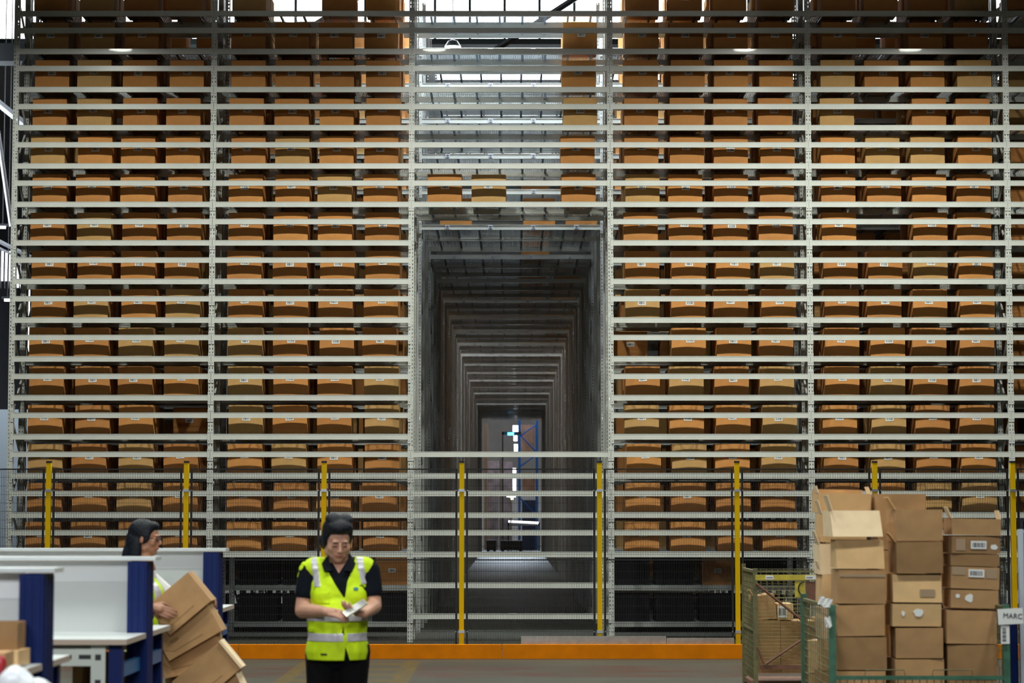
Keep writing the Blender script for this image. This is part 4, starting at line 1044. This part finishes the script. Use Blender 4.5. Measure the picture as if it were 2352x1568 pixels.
# ---- woman in glasses behind the middle bench
D2 = 14.12; hx, hz = P(354, 1237, D2).x, P(335, 1237, D2).z
W2 = thing('person', 'woman with long black hair and glasses in hi-vis vest leaning over tilted cartons', 'person', (hx, D2, 0))
S2 = .90
H = Matrix.Translation((-.05, 0, hz)) @ Matrix.Rotation(R(82), 4, 'Z') @ Matrix.Rotation(R(6), 4, 'X')
b = MB(); head_parts(b, H, S2, .95); b.cap((-.045, 0, hz - .20), (-.06, 0, hz - .06), .050, .046)
zs2 = hz - .235     # shoulder height
def torso2(b, g):
    b.ell((-.075, 0, zs2 - .13), (.105 + g, .155 + g, .18 + g)); b.ell((-.03, 0, zs2 - .12), (.085 + g, .125 + g, .10 + g)); b.ell((-.09, 0, zs2 - .33), (.11 + g, .145 + g, .18 + g)); b.ell((-.10, 0, zs2 - .48), (.12 + g, .16 + g, .14 + g))
    b.cap((-.06, -.135, zs2 - .01), (-.06, .135, zs2 - .01), .052 + g, .052 + g); b.cap((-.055, 0, zs2 - .02), (-.035, 0, zs2 + .05), .07 + g, .05 + g * .3)
torso2(b, -.006)
hn = P(352, 1394, 13.56) - Vector((hx, D2, 0)); hf = P(466, 1366, 13.93) - Vector((hx, D2, 0))
SH2 = [(-.06, -.165, zs2 - .02), (-.05, .16, zs2 - .02)]; EL2 = [(.0, -.26, zs2 - .26), (.145, .165, zs2 - .20)]; WR2 = [tuple(hn), tuple(hf)]
for i in (0, 1):
    b.cap(SH2[i], EL2[i], .045, .037); m = Vector(EL2[i]).lerp(Vector(WR2[i]), .3); b.cap(EL2[i], m, .037, .035); b.cap(m, WR2[i], .035, .023)
hand(b, Vector(WR2[0]), frame((.93, -.05, -.36), (.0, -.95, .2)), .92, .28, 1, .3)
hand(b, Vector(WR2[1]), frame((.8, -.1, -.45), (.4, .5, .6)), .9, .9, -1, .3)
for q in (-1, 1): b.cap((-.10, q * .085, zs2 - .55), (-.09, q * .08, .45), .08, .055); b.cap((-.09, q * .08, .45), (-.10, q * .075, .09), .052, .034)
me = remesh(b, .0052, 3, 'person_body'); me.materials.clear(); me.materials.append(M_SKIN2); me.materials.append(M_LIP)
Hi = H.inverted()
for p in me.polygons:
    c = Hi @ p.center / S2
    if abs(c.x) < .024 and -.067 < c.z < -.047 and c.y < -.086: p.material_index = 1
link('body', me, W2)
def HP(c): return H @ Vector([k * S2 for k in c])
b = MB()
for q in (-1, 1):
    ring = [HP((q * .031 + .021 * math.cos(a), -.100 + abs(math.cos(a)) * .004, .005 + .016 * math.sin(a))) for a in [2 * math.pi * i / 16 for i in range(17)]]
    b.tube(ring, .0022, 6); b.tube([HP((q * .052, -.094, .010)), HP((q * .080, -.03, .012)), HP((q * .082, .01, .004))], .0022, 6)
b.tube([HP((-.011, -.103, .008)), HP((.011, -.103, .008))], .0022, 6)
o = obj('glasses', b, M_BLK, W2, smooth=True)
b = MB()
for q in (-1, 1): b.ell((0, 0, 0), (.011 * S2, .004, .006), H @ Matrix.Translation(Vector((q * .029, -.087, .006)) * S2))
obj('eyes', b, M_HAIR, W2, smooth=True)
b = MB()
def HE(c, r, q=None): b.ell((0, 0, 0), [k * S2 for k in r], H @ Matrix.Translation([k * S2 for k in c]) @ (q or Matrix()))
HE((0, .030, .050), (.093, .104, .088)); HE((0, .075, -.03), (.088, .070, .12)); HE((0, .095, -.13), (.090, .062, .115)); HE((0, .09, -.20), (.085, .05, .10)); HE((0, -.035, .092), (.06, .05, .035))
HE((.072, .05, -.10), (.030, .05, .12)); HE((-.072, .05, -.10), (.030, .05, .12)); HE((.074, -.005, .02), (.016, .045, .05)); HE((-.074, -.005, .02), (.016, .045, .05))
me = remesh(b, .006, 4, 'hair'); cut = [MB().ell((0, 0, 0), [.068 * S2, .080 * S2, .105 * S2], H @ Matrix.Translation(Vector((0, -.090, -.035)) * S2))]
for q in (-1, 1): cut.append(MB().ell((0, 0, 0), (.03, .017, .026), H @ Matrix.Translation(Vector((q * .100, .005, -.008)) * S2)))
dress('hair', boolean(me, cut), M_HAIR, W2)
b = MB(); torso2(b, .004)
SLV = [Vector(SH2[i]).lerp(Vector(EL2[i]), .72) for i in (0, 1)]
for i in (0, 1): b.cap(SH2[i], SLV[i], .056, .060)
me = remesh(b, .007, 3, 'shirt'); cut = [MB().box(-.12, .06, -.06, .06, zs2 + .035, zs2 + .3)]
for i in (0, 1):
    d = (Vector(EL2[i]) - Vector(SH2[i])).normalized(); e = SLV[i] + d * .03; cut.append(MB().tube([e, e + d * .16], .12, 12))
dress('white_shirt', boolean(me, cut), M_WHITEF, W2)
def vest2(g):
    b = MB(); b.ell((-.072, 0, zs2 - .13), (.112 + g, .145 + g, .19 + g)); b.ell((-.028, 0, zs2 - .12), (.095 + g, .125 + g, .11 + g)); b.ell((-.085, 0, zs2 - .33), (.12 + g, .152 + g, .20 + g)); b.ell((-.09, 0, zs2 - .46), (.13 + g, .165 + g, .16 + g))
    b.cap((-.06, -.10, zs2 - .008), (-.06, .10, zs2 - .008), .060 + g, .060 + g); return b
cut = [MB().box(-.16, .10, -.065, .065, zs2 + .02, zs2 + .3), MB().box(-.5, .5, -.5, .5, 0, zs2 - .56)]
v2 = dress('hi_vis_vest', boolean(remesh(vest2(0), .0075, 4, 'vest'), cut), M_HIVIS, W2)
for q in (-1, 1):
    cut = MB(); cut.box(-.2, .2, q * .075 - .022, q * .075 + .022, zs2 - .24, zs2 + .2); dress('shoulder_reflective_strip', boolean(remesh(vest2(.0035), .0075, 4, 'b'), cut, 'INTERSECT'), M_REFL, v2)
cut = MB(); cut.box(-.5, .5, -.5, .5, zs2 - .34, zs2 - .30); dress('reflective_band', boolean(remesh(vest2(.0035), .0075, 4, 'b'), cut, 'INTERSECT'), M_REFL, v2)
b = MB()
for q in (-1, 1): b.cap((-.10, q * .085, zs2 - .52), (-.09, q * .08, .45), .095, .072); b.cap((-.09, q * .08, .45), (-.10, q * .075, .06), .07, .055)
b.ell((-.10, 0, zs2 - .52), (.125, .165, .11)); dress('trousers', remesh(b, .009, 4, 'trousers'), M_BLACKF, W2)
for q in (-1, 1):
    b = MB(); b.cap((-.12, q * .075, .04), (.05, q * .085, .035), .042, .036); obj('shoe', b, M_BLACKF, W2, smooth=True)

# ---- tilted pile of used cartons in front of her
def tilted(cx, cy, wpx, hpx, ang, Y, label, mi, depth=.24, hole=True, pale_edge=False):
    c = P(cx, cy, Y); k = Y / F; w, h = wpx * k, hpx * k
    t = thing('cardboard_carton', label, 'carton', c, 0, 'tilted cartons in front of the woman in glasses'); t.rotation_euler = (0, -R(ang), 0)
    b = MB(); th = .005; b.box(-w / 2, w / 2, 0, th, -h / 2, h / 2).box(-w / 2, w / 2, depth - th, depth, -h / 2, h / 2).box(-w / 2, w / 2, th, depth - th, -h / 2, -h / 2 + th).box(-w / 2, -w / 2 + th, th, depth - th, -h / 2 + th, h / 2).box(w / 2 - th, w / 2, th, depth - th, -h / 2 + th, h / 2)
    b.box(-w / 2 + th, w / 2 - th, th, depth - th, h / 2 - .03, h / 2 - .025)
    obj('body', b, M_CARDF[mi], t)
    if hole:
        b = MB(); b.prism([(-.26 * w + .032 * math.cos(a), -.02 * h + .012 * math.sin(a)) for a in [2 * math.pi * i / 14 for i in range(14)]], -.0015, .001); obj('hand_hole', b, M_CARDF[3], t)
        b = MB(); b.prism([(-.5 * w, -.10 * h), (-.35 * w, -.30 * h), (.18 * w, -.28 * h), (.2 * w, -.31 * h), (-.35 * w, -.33 * h), (-.5 * w, -.13 * h)], -.001, .001); obj('crease', b, M_CARDF[3], t)
    if pale_edge:
        obj('flap', MB().box(w / 2, w / 2 + .016, -.02, depth * .6, -h / 2, h / 2 + .004), M_CARDF[2], t)
    return t
tilted(411, 1386, 122, 84, 40, 13.62, 'topmost tilted brown carton with oval hand hole held by the woman in glasses', 0)
tilted(431, 1450, 138, 74, 30, 13.66, 'second tilted carton from the top of the leaning pile', 0)
tilted(436, 1498, 134, 92, 12, 13.70, 'third carton of the leaning pile, nearly upright', 0, pale_edge=False)
tilted(474, 1550, 140, 78, 40, 13.60, 'fourth carton of the leaning pile with pale edge on its right', 0, pale_edge=True)
tilted(482, 1598, 150, 84, 26, 13.64, 'lower carton of the leaning pile near the bottom edge of the photo', 0, hole=False, pale_edge=True)
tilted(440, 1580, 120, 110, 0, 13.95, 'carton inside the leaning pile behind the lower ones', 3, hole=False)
tilted(455, 1670, 150, 88, 3, 13.66, 'second lowest carton under the leaning pile', 0, hole=False)
tilted(455, 1752, 150, 70, 0, 13.66, 'lowest carton under the leaning pile', 0, hole=False)
